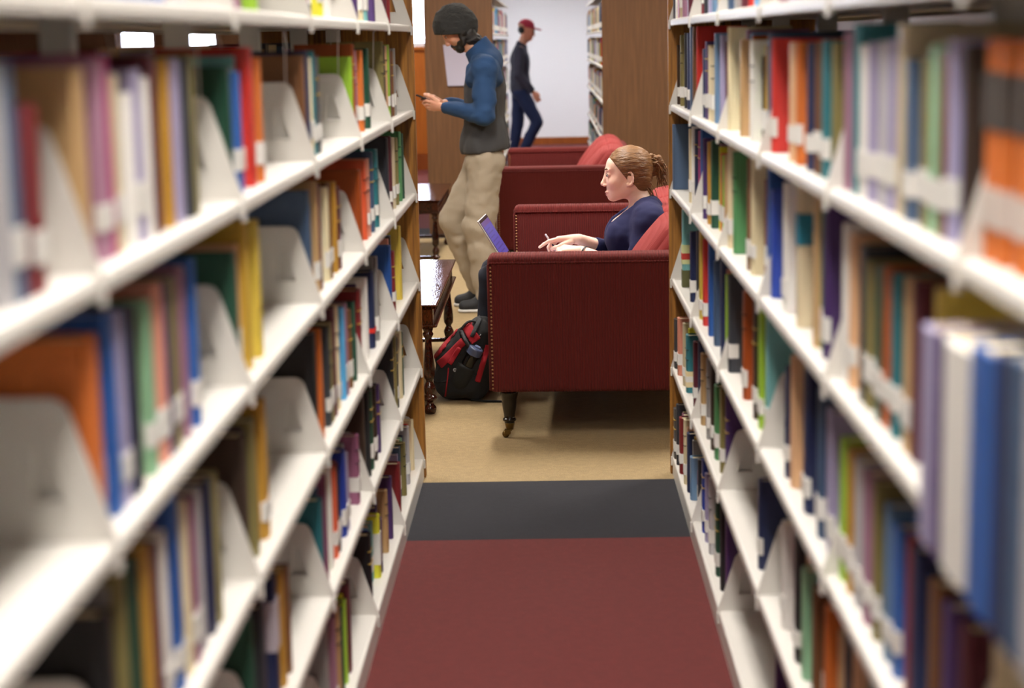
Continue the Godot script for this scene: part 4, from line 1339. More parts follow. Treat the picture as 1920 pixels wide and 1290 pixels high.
func seated_woman():
	var zc := -8.10
	var t := thing("person", "seated person with blond bun and navy sweater using a laptop on the sofa", "person", Vector3(0.2, 0, zc))
	var base := -t.position
	var V := func(x: float, y: float, w: float) -> Vector3:
		return Vector3(x - 0.2, y, w)
	var hc: Vector3 = V.call(0.352, 1.005, 0.0)
	var hb := Basis(Vector3(-1, 0, 0), Vector3(0, 1, 0), Vector3(0, 0, 1))
	hb = hb.rotated(Vector3(0, 1, 0), deg_to_rad(3))
	var torso := [
		ell(V.call(0.37, 0.535, 0), Vector3(0.12, 0.10, 0.165), 0.05),
		ell(V.call(0.385, 0.635, 0), Vector3(0.10, 0.12, 0.135), 0.05),
		ell(V.call(0.395, 0.745, 0), Vector3(0.098, 0.115, 0.145), 0.05),
		ell(V.call(0.315, 0.725, -0.068), Vector3(0.060, 0.070, 0.062), 0.06),
		ell(V.call(0.315, 0.725, 0.068), Vector3(0.060, 0.070, 0.062), 0.06),
		cap(V.call(0.437, 0.818, -0.135), V.call(0.437, 0.818, 0.135), 0.05, 0.05, 0.05),
		cap(V.call(0.435, 0.835, -0.06), V.call(0.435, 0.835, 0.06), 0.055, 0.055, 0.04),
	]
	var neck := [cap(V.call(0.432, 0.845, 0), V.call(0.378, 0.95, 0), 0.054, 0.048, 0.03)]
	var arms := []
	var sh_n: Vector3 = V.call(0.442, 0.80, 0.178)
	var el_n: Vector3 = V.call(0.365, 0.585, 0.235)
	var wr_n: Vector3 = V.call(0.135, 0.668, 0.105)
	var sh_f: Vector3 = V.call(0.442, 0.80, -0.178)
	var el_f: Vector3 = V.call(0.335, 0.61, -0.225)
	var wr_f: Vector3 = V.call(0.125, 0.705, -0.06)
	arms.append(cap(sh_n, el_n, 0.05, 0.04, 0.03))
	arms.append(cap(el_n, wr_n, 0.04, 0.026, 0.015))
	arms.append(cap(sh_f, el_f, 0.05, 0.04, 0.03))
	arms.append(cap(el_f, wr_f, 0.042, 0.026, 0.015))
	var legs := []
	var trousers := []
	for w in [-1.0, 1.0]:
		var hip: Vector3 = V.call(0.36, 0.535, 0.088 * w)
		var knee: Vector3 = V.call(-0.275, 0.545, -0.075 + 0.10 * w)
		var ank: Vector3 = V.call(-0.33, 0.095, -0.135 + 0.09 * w)
		legs.append(cap(hip, knee, 0.078, 0.054, 0.03))
		legs.append(cap(knee, ank, 0.052, 0.034, 0.02))
		legs.append(cap(ank, V.call(-0.47, 0.04, -0.135 + 0.11 * w), 0.034, 0.028, 0.02))
		trousers.append(cap(hip, knee, 0.084, 0.062, 0.03))
		trousers.append(cap(knee, ank + Vector3(0, 0.02, 0), 0.062, 0.048, 0.02))
	# hands: the far one points with its index finger and holds a pen, the near one rests
	var kf := []
	for k in 4:
		kf.append(V.call(0.035 - 0.004 * absf(k - 1.3), 0.712 - 0.003 * k, -0.022 - 0.019 * k))
	var hf := hand_prims(wr_f, kf, [
		[kf[0], V.call(-0.012, 0.704, -0.018), V.call(-0.036, 0.690, -0.016), V.call(-0.056, 0.676, -0.015)],
		[kf[1], V.call(-0.004, 0.692, -0.040), V.call(-0.016, 0.672, -0.036), V.call(-0.012, 0.656, -0.032)],
		[kf[2], V.call(0.002, 0.687, -0.062), V.call(-0.004, 0.668, -0.058), V.call(0.004, 0.655, -0.050)],
		[kf[3], V.call(0.012, 0.684, -0.080), V.call(0.006, 0.668, -0.078), V.call(0.014, 0.656, -0.070)]],
		[V.call(0.088, 0.696, -0.036), V.call(0.046, 0.684, -0.012), V.call(0.020, 0.674, -0.010), V.call(0.000, 0.668, -0.018)])
	var kn := []
	for k in 4:
		kn.append(V.call(0.062 - 0.004 * absf(k - 1.3), 0.684 - 0.004 * k, 0.066 + 0.019 * k))
	var hn := hand_prims(wr_n, kn, [
		[kn[0], V.call(0.030, 0.676, 0.064), V.call(0.022, 0.658, 0.062), V.call(0.034, 0.648, 0.062)],
		[kn[1], V.call(0.028, 0.672, 0.084), V.call(0.020, 0.656, 0.083), V.call(0.032, 0.646, 0.082)],
		[kn[2], V.call(0.032, 0.668, 0.103), V.call(0.024, 0.654, 0.103), V.call(0.036, 0.645, 0.101)],
		[kn[3], V.call(0.042, 0.664, 0.120), V.call(0.034, 0.652, 0.120), V.call(0.044, 0.645, 0.118)]],
		[V.call(0.112, 0.664, 0.080), V.call(0.080, 0.658, 0.056), V.call(0.054, 0.652, 0.050), V.call(0.036, 0.650, 0.052)])
	var skin := skin_mat(Color(0.95, 0.785, 0.71))
	part(t, "body", skin_mesh([soft(torso + neck + arms + legs, 0.012), soft(head_prims(hc, hb) + [cap(V.call(0.425, 0.86, 0), V.call(0.372, 0.965, 0), 0.052, 0.048, 0.03)], 0.0032), soft(hf, 0.0028), soft(hn, 0.0028)]), skin)
	face_details(t, hc, hb, Color(0.36, 0.24, 0.15), Color(0.74, 0.42, 0.40))
	# sweater with a V neck: the neckline is cut by two planes
	var sw := []
	for p in torso:
		var q: Dictionary = p.duplicate()
		if q.t == 1:
			q.r = q.r + Vector3.ONE * 0.012
		else:
			q.ra += 0.012
			q.rb += 0.012
		sw.append(q)
	sw.append(cap(V.call(0.44, 0.835, -0.05), V.call(0.44, 0.835, 0.05), 0.068, 0.068, 0.03))
	for s in [[sh_n, el_n, wr_n, -1.0], [sh_f, el_f, wr_f, 1.0]]:
		sw.append(cap(s[0] + Vector3(0.004, 0.006, 0.045 * s[3]), s[0], 0.064, 0.066, 0.05))
		sw.append(cap(s[0], s[1], 0.066, 0.053, 0.045))
		sw.append(cap(s[1], s[1].lerp(s[2], 0.56), 0.053, 0.042, 0.015))
	# a wide V neck is cut away
	sw.append(ell(V.call(0.365, 0.905, 0), Vector3(0.095, 0.062, 0.085), 0.008, Basis(Vector3.BACK, deg_to_rad(38)), true))
	sw.append(ell(V.call(0.285, 0.838, 0), Vector3(0.075, 0.080, 0.062), 0.008, Basis(Vector3.BACK, deg_to_rad(-22)), true))
	var navy := cloth(Color(0.050, 0.068, 0.27), 0.06)
	part(t, "sweater", skin_mesh([soft(sw, 0.0075, [Plane(Vector3(0, -1, 0), -0.50)], 0.006, 5.5, Vector3(1, 1.4, 1), true)]), navy)
	trousers.append(ell(V.call(0.37, 0.535, 0), Vector3(0.128, 0.105, 0.172), 0.04))
	part(t, "jeans", skin_mesh([soft(trousers, 0.011, [], 0.008, 9.0)]), cloth(Color(0.075, 0.095, 0.16)))
	for w in [-1.0, 1.0]:
		part(t, "shoe", skin_mesh([soft([cap(V.call(-0.325, 0.045, -0.135 + 0.09 * w), V.call(-0.46, 0.036, -0.135 + 0.11 * w), 0.043, 0.034, 0.02), cap(V.call(-0.325, 0.08, -0.135 + 0.09 * w), V.call(-0.33, 0.10, -0.135 + 0.09 * w), 0.042, 0.042, 0.02)], 0.009, [Plane(Vector3(0, -1, 0), -0.002)])]), plain(Color(0.10, 0.10, 0.11), 0.6))
	# hair drawn back into a bun
	var H := func(f: float, u: float, w: float) -> Vector3:
		return hc + hb * Vector3(f, u, w)
	var hair_m := hair_mat(Color(0.66, 0.47, 0.27))
	var nrm := (hb * Vector3(0.80, -0.60, 0)).normalized()
	var capm := soft([ell(H.call(-0.012, 0.036, 0), Vector3(0.107, 0.097, 0.083), 0.01, hb), ell(H.call(-0.055, -0.03, 0), Vector3(0.055, 0.065, 0.062), 0.03, hb)], 0.0045, [Plane(nrm, nrm.dot(H.call(0.078, 0.072, 0)))], 0.003, 30.0, Vector3(0.5, 2.0, 1.0))
	part(t, "hair", skin_mesh([capm]), hair_m)
	var bun := []
	for k in 11:
		var a := TAU * k / 11.0
		var a2 := TAU * (k + 1.3) / 11.0
		var rr := 0.030 + 0.010 * sin(k * 2.1)
		bun.append(cap(H.call(-0.118 + rr * cos(a), 0.042 + rr * sin(a) * 1.1, 0.012 * sin(k * 1.7)), H.call(-0.118 + rr * cos(a2), 0.042 + rr * sin(a2) * 1.1, 0.012 * sin(k * 1.7 + 1.0)), 0.0135, 0.012, 0.005))
	bun.append(cap(H.call(-0.095, 0.045, 0), H.call(-0.125, 0.045, 0), 0.022, 0.02, 0.01))
	part(t, "hair_bun", skin_mesh([soft(bun, 0.0035)]), hair_m)
	rng.seed = 77
	var st := begin(true)
	for k in 90:
		var a := rng.randf_range(-2.6, 1.4)
		var s0: Vector3 = H.call(-0.115 + rng.randf_range(-0.02, 0.02), 0.045 + rng.randf_range(-0.025, 0.03), rng.randf_range(-0.025, 0.025))
		var s1: Vector3 = H.call(-0.165 + rng.randf_range(-0.01, 0.03), 0.055 + rng.randf_range(-0.03, 0.035), rng.randf_range(-0.035, 0.035))
		var s2: Vector3 = H.call(-0.162 + rng.randf_range(-0.022, 0.03), -0.015 + rng.randf_range(-0.055, 0.04), rng.randf_range(-0.03, 0.03))
		tube(st, bent(s0, s1, s2, 7), [0.0042, 0.0046, 0.0044, 0.004, 0.0034, 0.0028, 0.002, 0.0006], 5)
	var lo := part(t, "loose_hair", st, hair_m)
	lo.set_meta("kind", "stuff")
	st = begin(true)
	for k in 12:
		var s0: Vector3 = H.call(-0.08 + rng.randf_range(-0.02, 0.01), -0.05 + rng.randf_range(-0.02, 0.02), rng.randf_range(-0.045, 0.05))
		tube(st, bent(s0, s0 + Vector3(0.03, -0.035, 0), s0 + Vector3(0.028 + rng.randf_range(-0.01, 0.015), -0.09, 0.01), 5), [0.0022, 0.002, 0.0018, 0.0016, 0.0012, 0.0006], 5)
	lo = part(t, "nape_hair", st, hair_m)
	lo.set_meta("kind", "stuff")
	st = begin(true)
	tube(st, bent(V.call(0.44, 0.882, 0.053), V.call(0.40, 0.84, 0.06), V.call(0.345, 0.815, 0.01), 8), 0.0011, 6)
	part(t, "necklace", st, plain(Color(0.45, 0.40, 0.33), 0.3, 0.8))
	st = begin(true)
	lathe(st, [[0.030, -0.004], [0.0305, 0.0], [0.030, 0.004]], 20, Transform3D(Basis(Quaternion(Vector3.UP, (wr_n - el_n).normalized())), wr_n.lerp(el_n, 0.06)))
	part(t, "bracelet", st, plain(Color(0.06, 0.05, 0.05), 0.5))

func hair_mat(c: Color) -> StandardMaterial3D:
	var m := StandardMaterial3D.new()
	m.albedo_color = c
	m.albedo_texture = tex.hair
	m.normal_enabled = true
	m.normal_texture = tex.hair_n
	m.uv1_triplanar = true
	m.uv1_scale = Vector3(9, 5, 9)
	m.roughness = 0.5
	return m

func standing_man():
	var zc := -10.70
	var t := thing("person", "standing person in grey beanie and khaki trousers looking at a phone", "person", Vector3(-0.42, 0, zc))
	var V := func(x: float, y: float, w: float) -> Vector3:
		return Vector3(x + 0.42, y, w)
	var pit := deg_to_rad(38)
	var hb := Basis(Vector3(-cos(pit), -sin(pit), 0), Vector3(-sin(pit), cos(pit), 0), Vector3(0, 0, 1))
	hb = hb.rotated(Vector3(0, 1, 0), deg_to_rad(8))
	var hc: Vector3 = V.call(-0.535, 1.705, 0)
	var torso := [
		ell(V.call(-0.395, 0.965, 0), Vector3(0.115, 0.12, 0.165), 0.05),
		ell(V.call(-0.395, 1.12, 0), Vector3(0.105, 0.16, 0.155), 0.06),
		ell(V.call(-0.385, 1.33, 0), Vector3(0.115, 0.17, 0.172), 0.06),
		cap(V.call(-0.375, 1.465, -0.155), V.call(-0.375, 1.465, 0.155), 0.062, 0.062, 0.06),
	]
	var neck := [cap(V.call(-0.385, 1.49, 0), V.call(-0.475, 1.635, 0), 0.062, 0.055, 0.04)]
	var sh_n: Vector3 = V.call(-0.375, 1.455, 0.195)
	var el_n: Vector3 = V.call(-0.385, 1.195, 0.255)
	var wr_n: Vector3 = V.call(-0.628, 1.232, 0.085)
	var sh_f: Vector3 = V.call(-0.375, 1.455, -0.195)
	var el_f: Vector3 = V.call(-0.42, 1.20, -0.25)
	var wr_f: Vector3 = V.call(-0.630, 1.250, -0.055)
	var arms := [cap(sh_n, el_n, 0.054, 0.043, 0.03), cap(el_n, wr_n, 0.042, 0.029, 0.015), cap(sh_f, el_f, 0.054, 0.043, 0.03), cap(el_f, wr_f, 0.042, 0.029, 0.015)]
	var legs := []
	var tr := [ell(V.call(-0.395, 0.945, 0), Vector3(0.122, 0.12, 0.175), 0.05)]
	var J := [[V.call(-0.385, 0.92, 0.095), V.call(-0.435, 0.52, 0.10), V.call(-0.400, 0.10, 0.10)], [V.call(-0.405, 0.92, -0.095), V.call(-0.595, 0.545, -0.10), V.call(-0.455, 0.115, -0.14)]]
	var feet := [[V.call(-0.385, 0.05, 0.10), V.call(-0.535, 0.036, 0.115)], [V.call(-0.435, 0.062, -0.14), V.call(-0.575, 0.036, -0.14)]]
	for i in 2:
		var j = J[i]
		legs.append(cap(j[0], j[1], 0.085, 0.058, 0.03))
		legs.append(cap(j[1], j[2], 0.056, 0.038, 0.02))
		legs.append(cap(feet[i][0], feet[i][1], 0.034, 0.028, 0.03))
		tr.append(cap(j[0] - Vector3(0, 0.03, 0), j[1], 0.108, 0.098, 0.05))
		tr.append(cap(j[1], j[2], 0.098, 0.072, 0.02))
	# both hands hold the phone in front
	var kn := []
	for k in 4:
		kn.append(V.call(-0.700 + 0.004 * absf(k - 1.3), 1.262 - 0.014 * k, 0.040 - 0.008 * k))
	var hn := hand_prims(wr_n, kn, [
		[kn[0], V.call(-0.735, 1.272, 0.030), V.call(-0.752, 1.268, 0.012), V.call(-0.752, 1.262, -0.006)],
		[kn[1], V.call(-0.735, 1.252, 0.020), V.call(-0.748, 1.250, 0.004), V.call(-0.744, 1.248, -0.012)],
		[kn[2], V.call(-0.730, 1.236, 0.012), V.call(-0.738, 1.235, -0.004), V.call(-0.732, 1.236, -0.018)],
		[kn[3], V.call(-0.718, 1.221, 0.006), V.call(-0.724, 1.222, -0.008), V.call(-0.718, 1.226, -0.018)]],
		[V.call(-0.660, 1.262, 0.055), V.call(-0.695, 1.288, 0.040), V.call(-0.725, 1.300, 0.026), V.call(-0.745, 1.304, 0.012)], 0.0092)
	var kf := []
	for k in 4:
		kf.append(V.call(-0.700 + 0.004 * absf(k - 1.3), 1.268 - 0.014 * k, -0.030 + 0.006 * k))
	var hf := hand_prims(wr_f, kf, [
		[kf[0], V.call(-0.737, 1.280, -0.036), V.call(-0.760, 1.280, -0.026), V.call(-0.772, 1.276, -0.012)],
		[kf[1], V.call(-0.735, 1.262, -0.034), V.call(-0.755, 1.260, -0.024), V.call(-0.760, 1.256, -0.014)],
		[kf[2], V.call(-0.730, 1.246, -0.034), V.call(-0.746, 1.244, -0.028), V.call(-0.750, 1.242, -0.020)],
		[kf[3], V.call(-0.718, 1.232, -0.034), V.call(-0.730, 1.230, -0.030), V.call(-0.734, 1.228, -0.024)]],
		[V.call(-0.660, 1.268, -0.035), V.call(-0.695, 1.294, -0.024), V.call(-0.725, 1.306, -0.014), V.call(-0.748, 1.310, -0.006)], 0.0092)
	var skin := skin_mat(Color(0.82, 0.60, 0.50))
	part(t, "body", skin_mesh([soft(torso + neck + arms + legs, 0.013), soft(head_prims(hc, hb, 1.03, true) + neck, 0.0038), soft(hn, 0.0032), soft(hf, 0.0032)]), skin)
	face_details(t, hc, hb, Color(0.08, 0.055, 0.04), Color(0.60, 0.36, 0.32), 1.03)
	# shirt: grey body, blue raglan sleeves and yoke
	var sb := [ell(V.call(-0.392, 1.00, 0), Vector3(0.152, 0.17, 0.200), 0.05), ell(V.call(-0.392, 1.14, 0), Vector3(0.125, 0.17, 0.178), 0.06), ell(V.call(-0.385, 1.33, 0), Vector3(0.130, 0.175, 0.188), 0.06), cap(V.call(-0.372, 1.455, -0.14), V.call(-0.372, 1.455, 0.14), 0.068, 0.068, 0.06)]
	part(t, "sweatshirt", skin_mesh([soft(sb, 0.01, [Plane(Vector3(0.1, -1, 0).normalized(), Vector3(0.1, -1, 0).normalized().dot(V.call(-0.39, 0.962, 0)))], 0.009, 5.0, Vector3(1, 0.5, 1), true)]), cloth(Color(0.255, 0.255, 0.262), 0.08))
	var blue := cloth(Color(0.125, 0.265, 0.43), 0.08)
	for s in [[sh_n, el_n, wr_n, 1.0], [sh_f, el_f, wr_f, -1.0]]:
		var d: Vector3 = (s[2] - s[1]).normalized()
		var pr := [cap(V.call(-0.40, 1.50, 0.075 * s[3]), s[0], 0.066, 0.078, 0.05), cap(s[0], s[1], 0.080, 0.066, 0.04), cap(s[1], s[2], 0.066, 0.041, 0.02), ell(V.call(-0.385, 1.41, 0.13 * s[3]), Vector3(0.118, 0.10, 0.075), 0.04)]
		part(t, "sleeve", skin_mesh([soft(pr, 0.0095, [Plane(d, d.dot(s[2]))], 0.011, 4.5, Vector3(1.0, 1.5, 1), true)]), blue)
	part(t, "collar", skin_mesh([soft([cap(V.call(-0.375, 1.50, 0), V.call(-0.435, 1.60, 0), 0.098, 0.080, 0.03), cap(V.call(-0.365, 1.485, -0.09), V.call(-0.365, 1.485, 0.09), 0.075, 0.075, 0.05)], 0.009, [Plane(Vector3(-0.64, 0.77, 0).normalized(), Vector3(-0.64, 0.77, 0).normalized().dot(V.call(-0.408, 1.622, 0)))])]), blue)
	part(t, "trousers", skin_mesh([soft(tr, 0.011, [Plane(Vector3(0, -1, 0), -0.075)], 0.011, 4.2, Vector3(1, 1.5, 1), true)]), cloth(Color(0.67, 0.615, 0.535), 0.1))
	var dark := plain(Color(0.075, 0.08, 0.095), 0.7)
	for f in feet:
		var sh := part(t, "shoe", skin_mesh([soft([cap(f[0], f[1], 0.044, 0.036, 0.02), cap(f[0] + Vector3(0.01, 0.045, 0), f[0].lerp(f[1], 0.35) + Vector3(0, 0.028, 0), 0.042, 0.034, 0.03)], 0.008, [Plane(Vector3(0, -1, 0), -0.018)])]), dark)
		part(sh, "sole", skin_mesh([soft([cap(Vector3(f[0].x, 0.016, f[0].z), Vector3(f[1].x, 0.016, f[1].z), 0.048, 0.041, 0.02)], 0.007, [Plane(Vector3(0, 1, 0), 0.020), Plane(Vector3(0, -1, 0), -0.001)])]), plain(Color(0.75, 0.74, 0.72), 0.7))
	# beanie, hair and beard
	var H := func(f: float, u: float, w: float) -> Vector3:
		return hc + hb * Vector3(f, u, w)
	var hat := [ell(V.call(-0.553, 1.735, 0), Vector3(0.122, 0.112, 0.102), 0.01), cap(V.call(-0.60, 1.70, 0), V.call(-0.505, 1.70, 0), 0.088, 0.088, 0.04)]
	var wool := StandardMaterial3D.new()
	wool.albedo_color = Color(0.17, 0.175, 0.175)
	wool.roughness = 0.95
	wool.rim_enabled = true
	wool.rim = 0.4
	wool.uv1_triplanar = true
	wool.uv1_scale = Vector3.ONE / 0.055
	wool.normal_enabled = true
	wool.normal_texture = tex.knit_n
	var bn := Vector3(0.02, -1, 0).normalized()
	part(t, "beanie", skin_mesh([soft(hat, 0.007, [Plane(bn, bn.dot(V.call(-0.55, 1.662, 0)))], 0.006, 9.0, Vector3(1, 2.0, 1), true)]), wool)
	part(t, "beanie_brim", skin_mesh([soft([ell(V.call(-0.553, 1.70, 0), Vector3(0.120, 0.098, 0.105), 0.01)], 0.006, [Plane(bn, bn.dot(V.call(-0.55, 1.660, 0))), Plane(-bn, -bn.dot(V.call(-0.55, 1.700, 0)))])]), wool)
	var dk := hair_mat(Color(0.085, 0.055, 0.04))
	rng.seed = 99
	var lock := []
	for w in [-1.0, 1.0]:
		lock.append(cap(V.call(-0.47, 1.665, 0.045 * w), V.call(-0.435, 1.635, 0.04 * w), 0.040, 0.026, 0.02))
		lock.append(cap(V.call(-0.435, 1.635, 0.04 * w), V.call(-0.400, 1.622, 0.035 * w), 0.026, 0.012, 0.02))
		lock.append(cap(V.call(-0.505, 1.66, 0.072 * w), V.call(-0.500, 1.61, 0.068 * w), 0.020, 0.015, 0.02))
		lock.append(cap(V.call(-0.505, 1.66, 0.060 * w), V.call(-0.450, 1.62, 0.050 * w), 0.024, 0.018, 0.02))
	lock.append(ell(H.call(-0.05, 0.0, 0), Vector3(0.066, 0.075, 0.074), 0.02, hb))
	lock.append(ell(V.call(-0.462, 1.622, 0), Vector3(0.055, 0.045, 0.068), 0.02))
	part(t, "hair", skin_mesh([soft(lock, 0.005, [], 0.008, 26.0)]), dk)
	var chin := [ell(H.call(0.058, -0.108, 0), Vector3(0.042, 0.028, 0.040), 0.01, hb), cap(H.call(0.103, -0.067, -0.018), H.call(0.103, -0.067, 0.018), 0.0075, 0.0075, 0.01)]
	for w in [-1.0, 1.0]:
		chin.append(cap(H.call(0.022, -0.075, 0.050 * w), H.call(0.006, -0.02, 0.068 * w), 0.022, 0.015, 0.02))
		chin.append(cap(H.call(0.022, -0.078, 0.050 * w), H.call(0.062, -0.105, 0.022 * w), 0.024, 0.022, 0.02))
		chin.append(cap(H.call(0.055, -0.072, 0.046 * w), H.call(0.088, -0.092, 0.024 * w), 0.014, 0.012, 0.02))
	part(t, "beard", skin_mesh([soft(chin, 0.004, [], 0.006, 40.0)]), dk)

func walking_man():
	var zc := -23.5
	var t := thing("person", "walking person in pink cap, dark jacket and jeans by white wall", "person", Vector3(-0.36, 0, zc))
	var V := func(x: float, y: float, w: float) -> Vector3:
		return Vector3(x + 0.36, y, w)
	var pit := deg_to_rad(14)
	var hb := Basis(Vector3(cos(pit), -sin(pit), 0), Vector3(sin(pit), cos(pit), 0), Vector3(0, 0, -1))
	var hc: Vector3 = V.call(-0.285, 1.735, 0)
	var torso := [ell(V.call(-0.375, 0.98, 0), Vector3(0.11, 0.12, 0.165), 0.05), ell(V.call(-0.38, 1.14, 0), Vector3(0.105, 0.16, 0.155), 0.06), ell(V.call(-0.375, 1.34, 0), Vector3(0.115, 0.17, 0.172), 0.06), cap(V.call(-0.37, 1.475, -0.155), V.call(-0.37, 1.475, 0.155), 0.062, 0.062, 0.06)]
	var neck := [cap(V.call(-0.36, 1.50, 0), V.call(-0.31, 1.66, 0), 0.06, 0.052, 0.04)]
	var sh_n: Vector3 = V.call(-0.385, 1.46, 0.195)
	var el_n: Vector3 = V.call(-0.40, 1.17, 0.25)
	var wr_n: Vector3 = V.call(-0.215, 0.95, 0.20)
	var sh_f: Vector3 = V.call(-0.36, 1.46, -0.195)
	var el_f: Vector3 = V.call(-0.45, 1.19, -0.25)
	var wr_f: Vector3 = V.call(-0.42, 0.94, -0.24)
	var arms := [cap(sh_n, el_n, 0.054, 0.043, 0.03), cap(el_n, wr_n, 0.042, 0.029, 0.015), cap(sh_f, el_f, 0.054, 0.043, 0.03), cap(el_f, wr_f, 0.042, 0.029, 0.015)]
	var legs := []
	var tr := [ell(V.call(-0.375, 0.96, 0), Vector3(0.125, 0.13, 0.18), 0.05)]
	var J := [[V.call(-0.36, 0.93, 0.09), V.call(-0.165, 0.54, 0.10), V.call(-0.36, 0.17, 0.10)], [V.call(-0.39, 0.93, -0.09), V.call(-0.43, 0.51, -0.10), V.call(-0.50, 0.10, -0.10)]]
	for j in J:
		legs.append(cap(j[0], j[1], 0.085, 0.056, 0.03))
		legs.append(cap(j[1], j[2], 0.055, 0.038, 0.02))
		tr.append(cap(j[0], j[1], 0.100, 0.078, 0.04))
		tr.append(cap(j[1], j[2], 0.078, 0.062, 0.02))
	legs.append(cap(V.call(-0.38, 0.12, 0.10), V.call(-0.27, 0.045, 0.10), 0.034, 0.028, 0.03))
	legs.append(cap(V.call(-0.51, 0.05, -0.10), V.call(-0.36, 0.036, -0.10), 0.034, 0.028, 0.03))
	var hands := []
	for h in [[wr_n, Vector3(0.5, -0.86, 0)], [wr_f, Vector3(0.25, -0.97, 0)]]:
		var d: Vector3 = h[1].normalized()
		var o := Vector3(d.y, -d.x, 0) * -1.0
		var ks := []
		var fs := []
		for k in 4:
			var kk: Vector3 = h[0] + d * 0.085 + o * (0.028 - 0.018 * k)
			ks.append(kk)
			fs.append([kk, kk + d * 0.036 + Vector3(0, 0, -0.008), kk + d * 0.058 + o * 0.004 + Vector3(0, 0, -0.022), kk + d * 0.068 + o * 0.006 + Vector3(0, 0, -0.036)])
		hands.append(soft(hand_prims(h[0], ks, fs, [h[0] + d * 0.02 + o * 0.018, h[0] + d * 0.05 + o * 0.042, h[0] + d * 0.08 + o * 0.05, h[0] + d * 0.10 + o * 0.048], 0.0095), 0.004))
	part(t, "body", skin_mesh([soft(torso + neck + arms + legs, 0.014), soft(head_prims(hc, hb, 1.03, true) + neck, 0.005)] + hands), skin_mat(Color(0.80, 0.55, 0.46)))
	face_details(t, hc, hb, Color(0.10, 0.07, 0.05), Color(0.66, 0.38, 0.35), 1.03)
	var jk := [ell(V.call(-0.375, 1.00, 0), Vector3(0.140, 0.15, 0.192), 0.05), ell(V.call(-0.38, 1.14, 0), Vector3(0.130, 0.17, 0.18), 0.06), ell(V.call(-0.375, 1.34, 0), Vector3(0.132, 0.175, 0.188), 0.06), cap(V.call(-0.37, 1.465, -0.14), V.call(-0.37, 1.465, 0.14), 0.072, 0.072, 0.06), cap(V.call(-0.365, 1.50, 0), V.call(-0.345, 1.57, 0), 0.082, 0.07, 0.03)]
	var jm := cloth(Color(0.22, 0.225, 0.30))
	part(t, "jacket", skin_mesh([soft(jk, 0.011, [Plane(Vector3(0, -1, 0), -0.90), Plane(Vector3(0.5, 0.86, 0).normalized(), Vector3(0.5, 0.86, 0).normalized().dot(V.call(-0.34, 1.575, 0)))], 0.008, 6.0)]), jm)
	for s in [[sh_n, el_n, wr_n], [sh_f, el_f, wr_f]]:
		var d: Vector3 = (s[2] - s[1]).normalized()
		part(t, "sleeve", skin_mesh([soft([cap(s[0], s[1], 0.076, 0.062, 0.04), cap(s[1], s[2], 0.062, 0.044, 0.02)], 0.011, [Plane(d, d.dot(s[2]))], 0.009, 7.0)]), jm)
	part(t, "jeans", skin_mesh([soft(tr, 0.012, [Plane(Vector3(0, -1, 0), -0.07)], 0.012, 5.5)]), cloth(Color(0.085, 0.15, 0.32)))
	var sm := plain(Color(0.12, 0.11, 0.11), 0.6)
	part(t, "shoe", skin_mesh([soft([cap(V.call(-0.51, 0.05, -0.10), V.call(-0.36, 0.040, -0.10), 0.045, 0.038, 0.02), cap(V.call(-0.505, 0.08, -0.10), V.call(-0.50, 0.10, -0.10), 0.044, 0.044, 0.02)], 0.01, [Plane(Vector3(0, -1, 0), -0.002)])]), sm)
	part(t, "shoe", skin_mesh([soft([cap(V.call(-0.395, 0.13, 0.10), V.call(-0.27, 0.045, 0.10), 0.045, 0.038, 0.02)], 0.01, [Plane(Vector3(0, -1, 0), -0.002)])]), sm)
	var H := func(f: float, u: float, w: float) -> Vector3:
		return hc + hb * Vector3(f, u, w)
	var pink := cloth(Color(0.74, 0.22, 0.32))
	var cn := (hb * Vector3(0.0, -1.0, 0.0)).normalized()
	var cp := part(t, "cap", skin_mesh([soft([ell(H.call(-0.012, 0.046, 0), Vector3(0.112, 0.104, 0.092), 0.01, hb)], 0.006, [Plane(cn, cn.dot(H.call(0, 0.042, 0)))])]), pink)
	part(cp, "cap_brim", skin_mesh([soft([ell(H.call(0.115, 0.050, 0), Vector3(0.085, 0.012, 0.078), 0.01, hb)], 0.005, [])]), pink)
	part(cp, "cap_strap", skin_mesh([soft([ell(H.call(-0.060, 0.055, 0), Vector3(0.068, 0.018, 0.094), 0.01, hb)], 0.006)]), plain(Color(0.80, 0.72, 0.62), 0.8))
	part(t, "hair", skin_mesh([soft([ell(H.call(-0.05, 0.0, 0), Vector3(0.062, 0.062, 0.078), 0.02, hb)], 0.006, [], 0.006, 30.0)]), hair_mat(Color(0.07, 0.05, 0.04)))

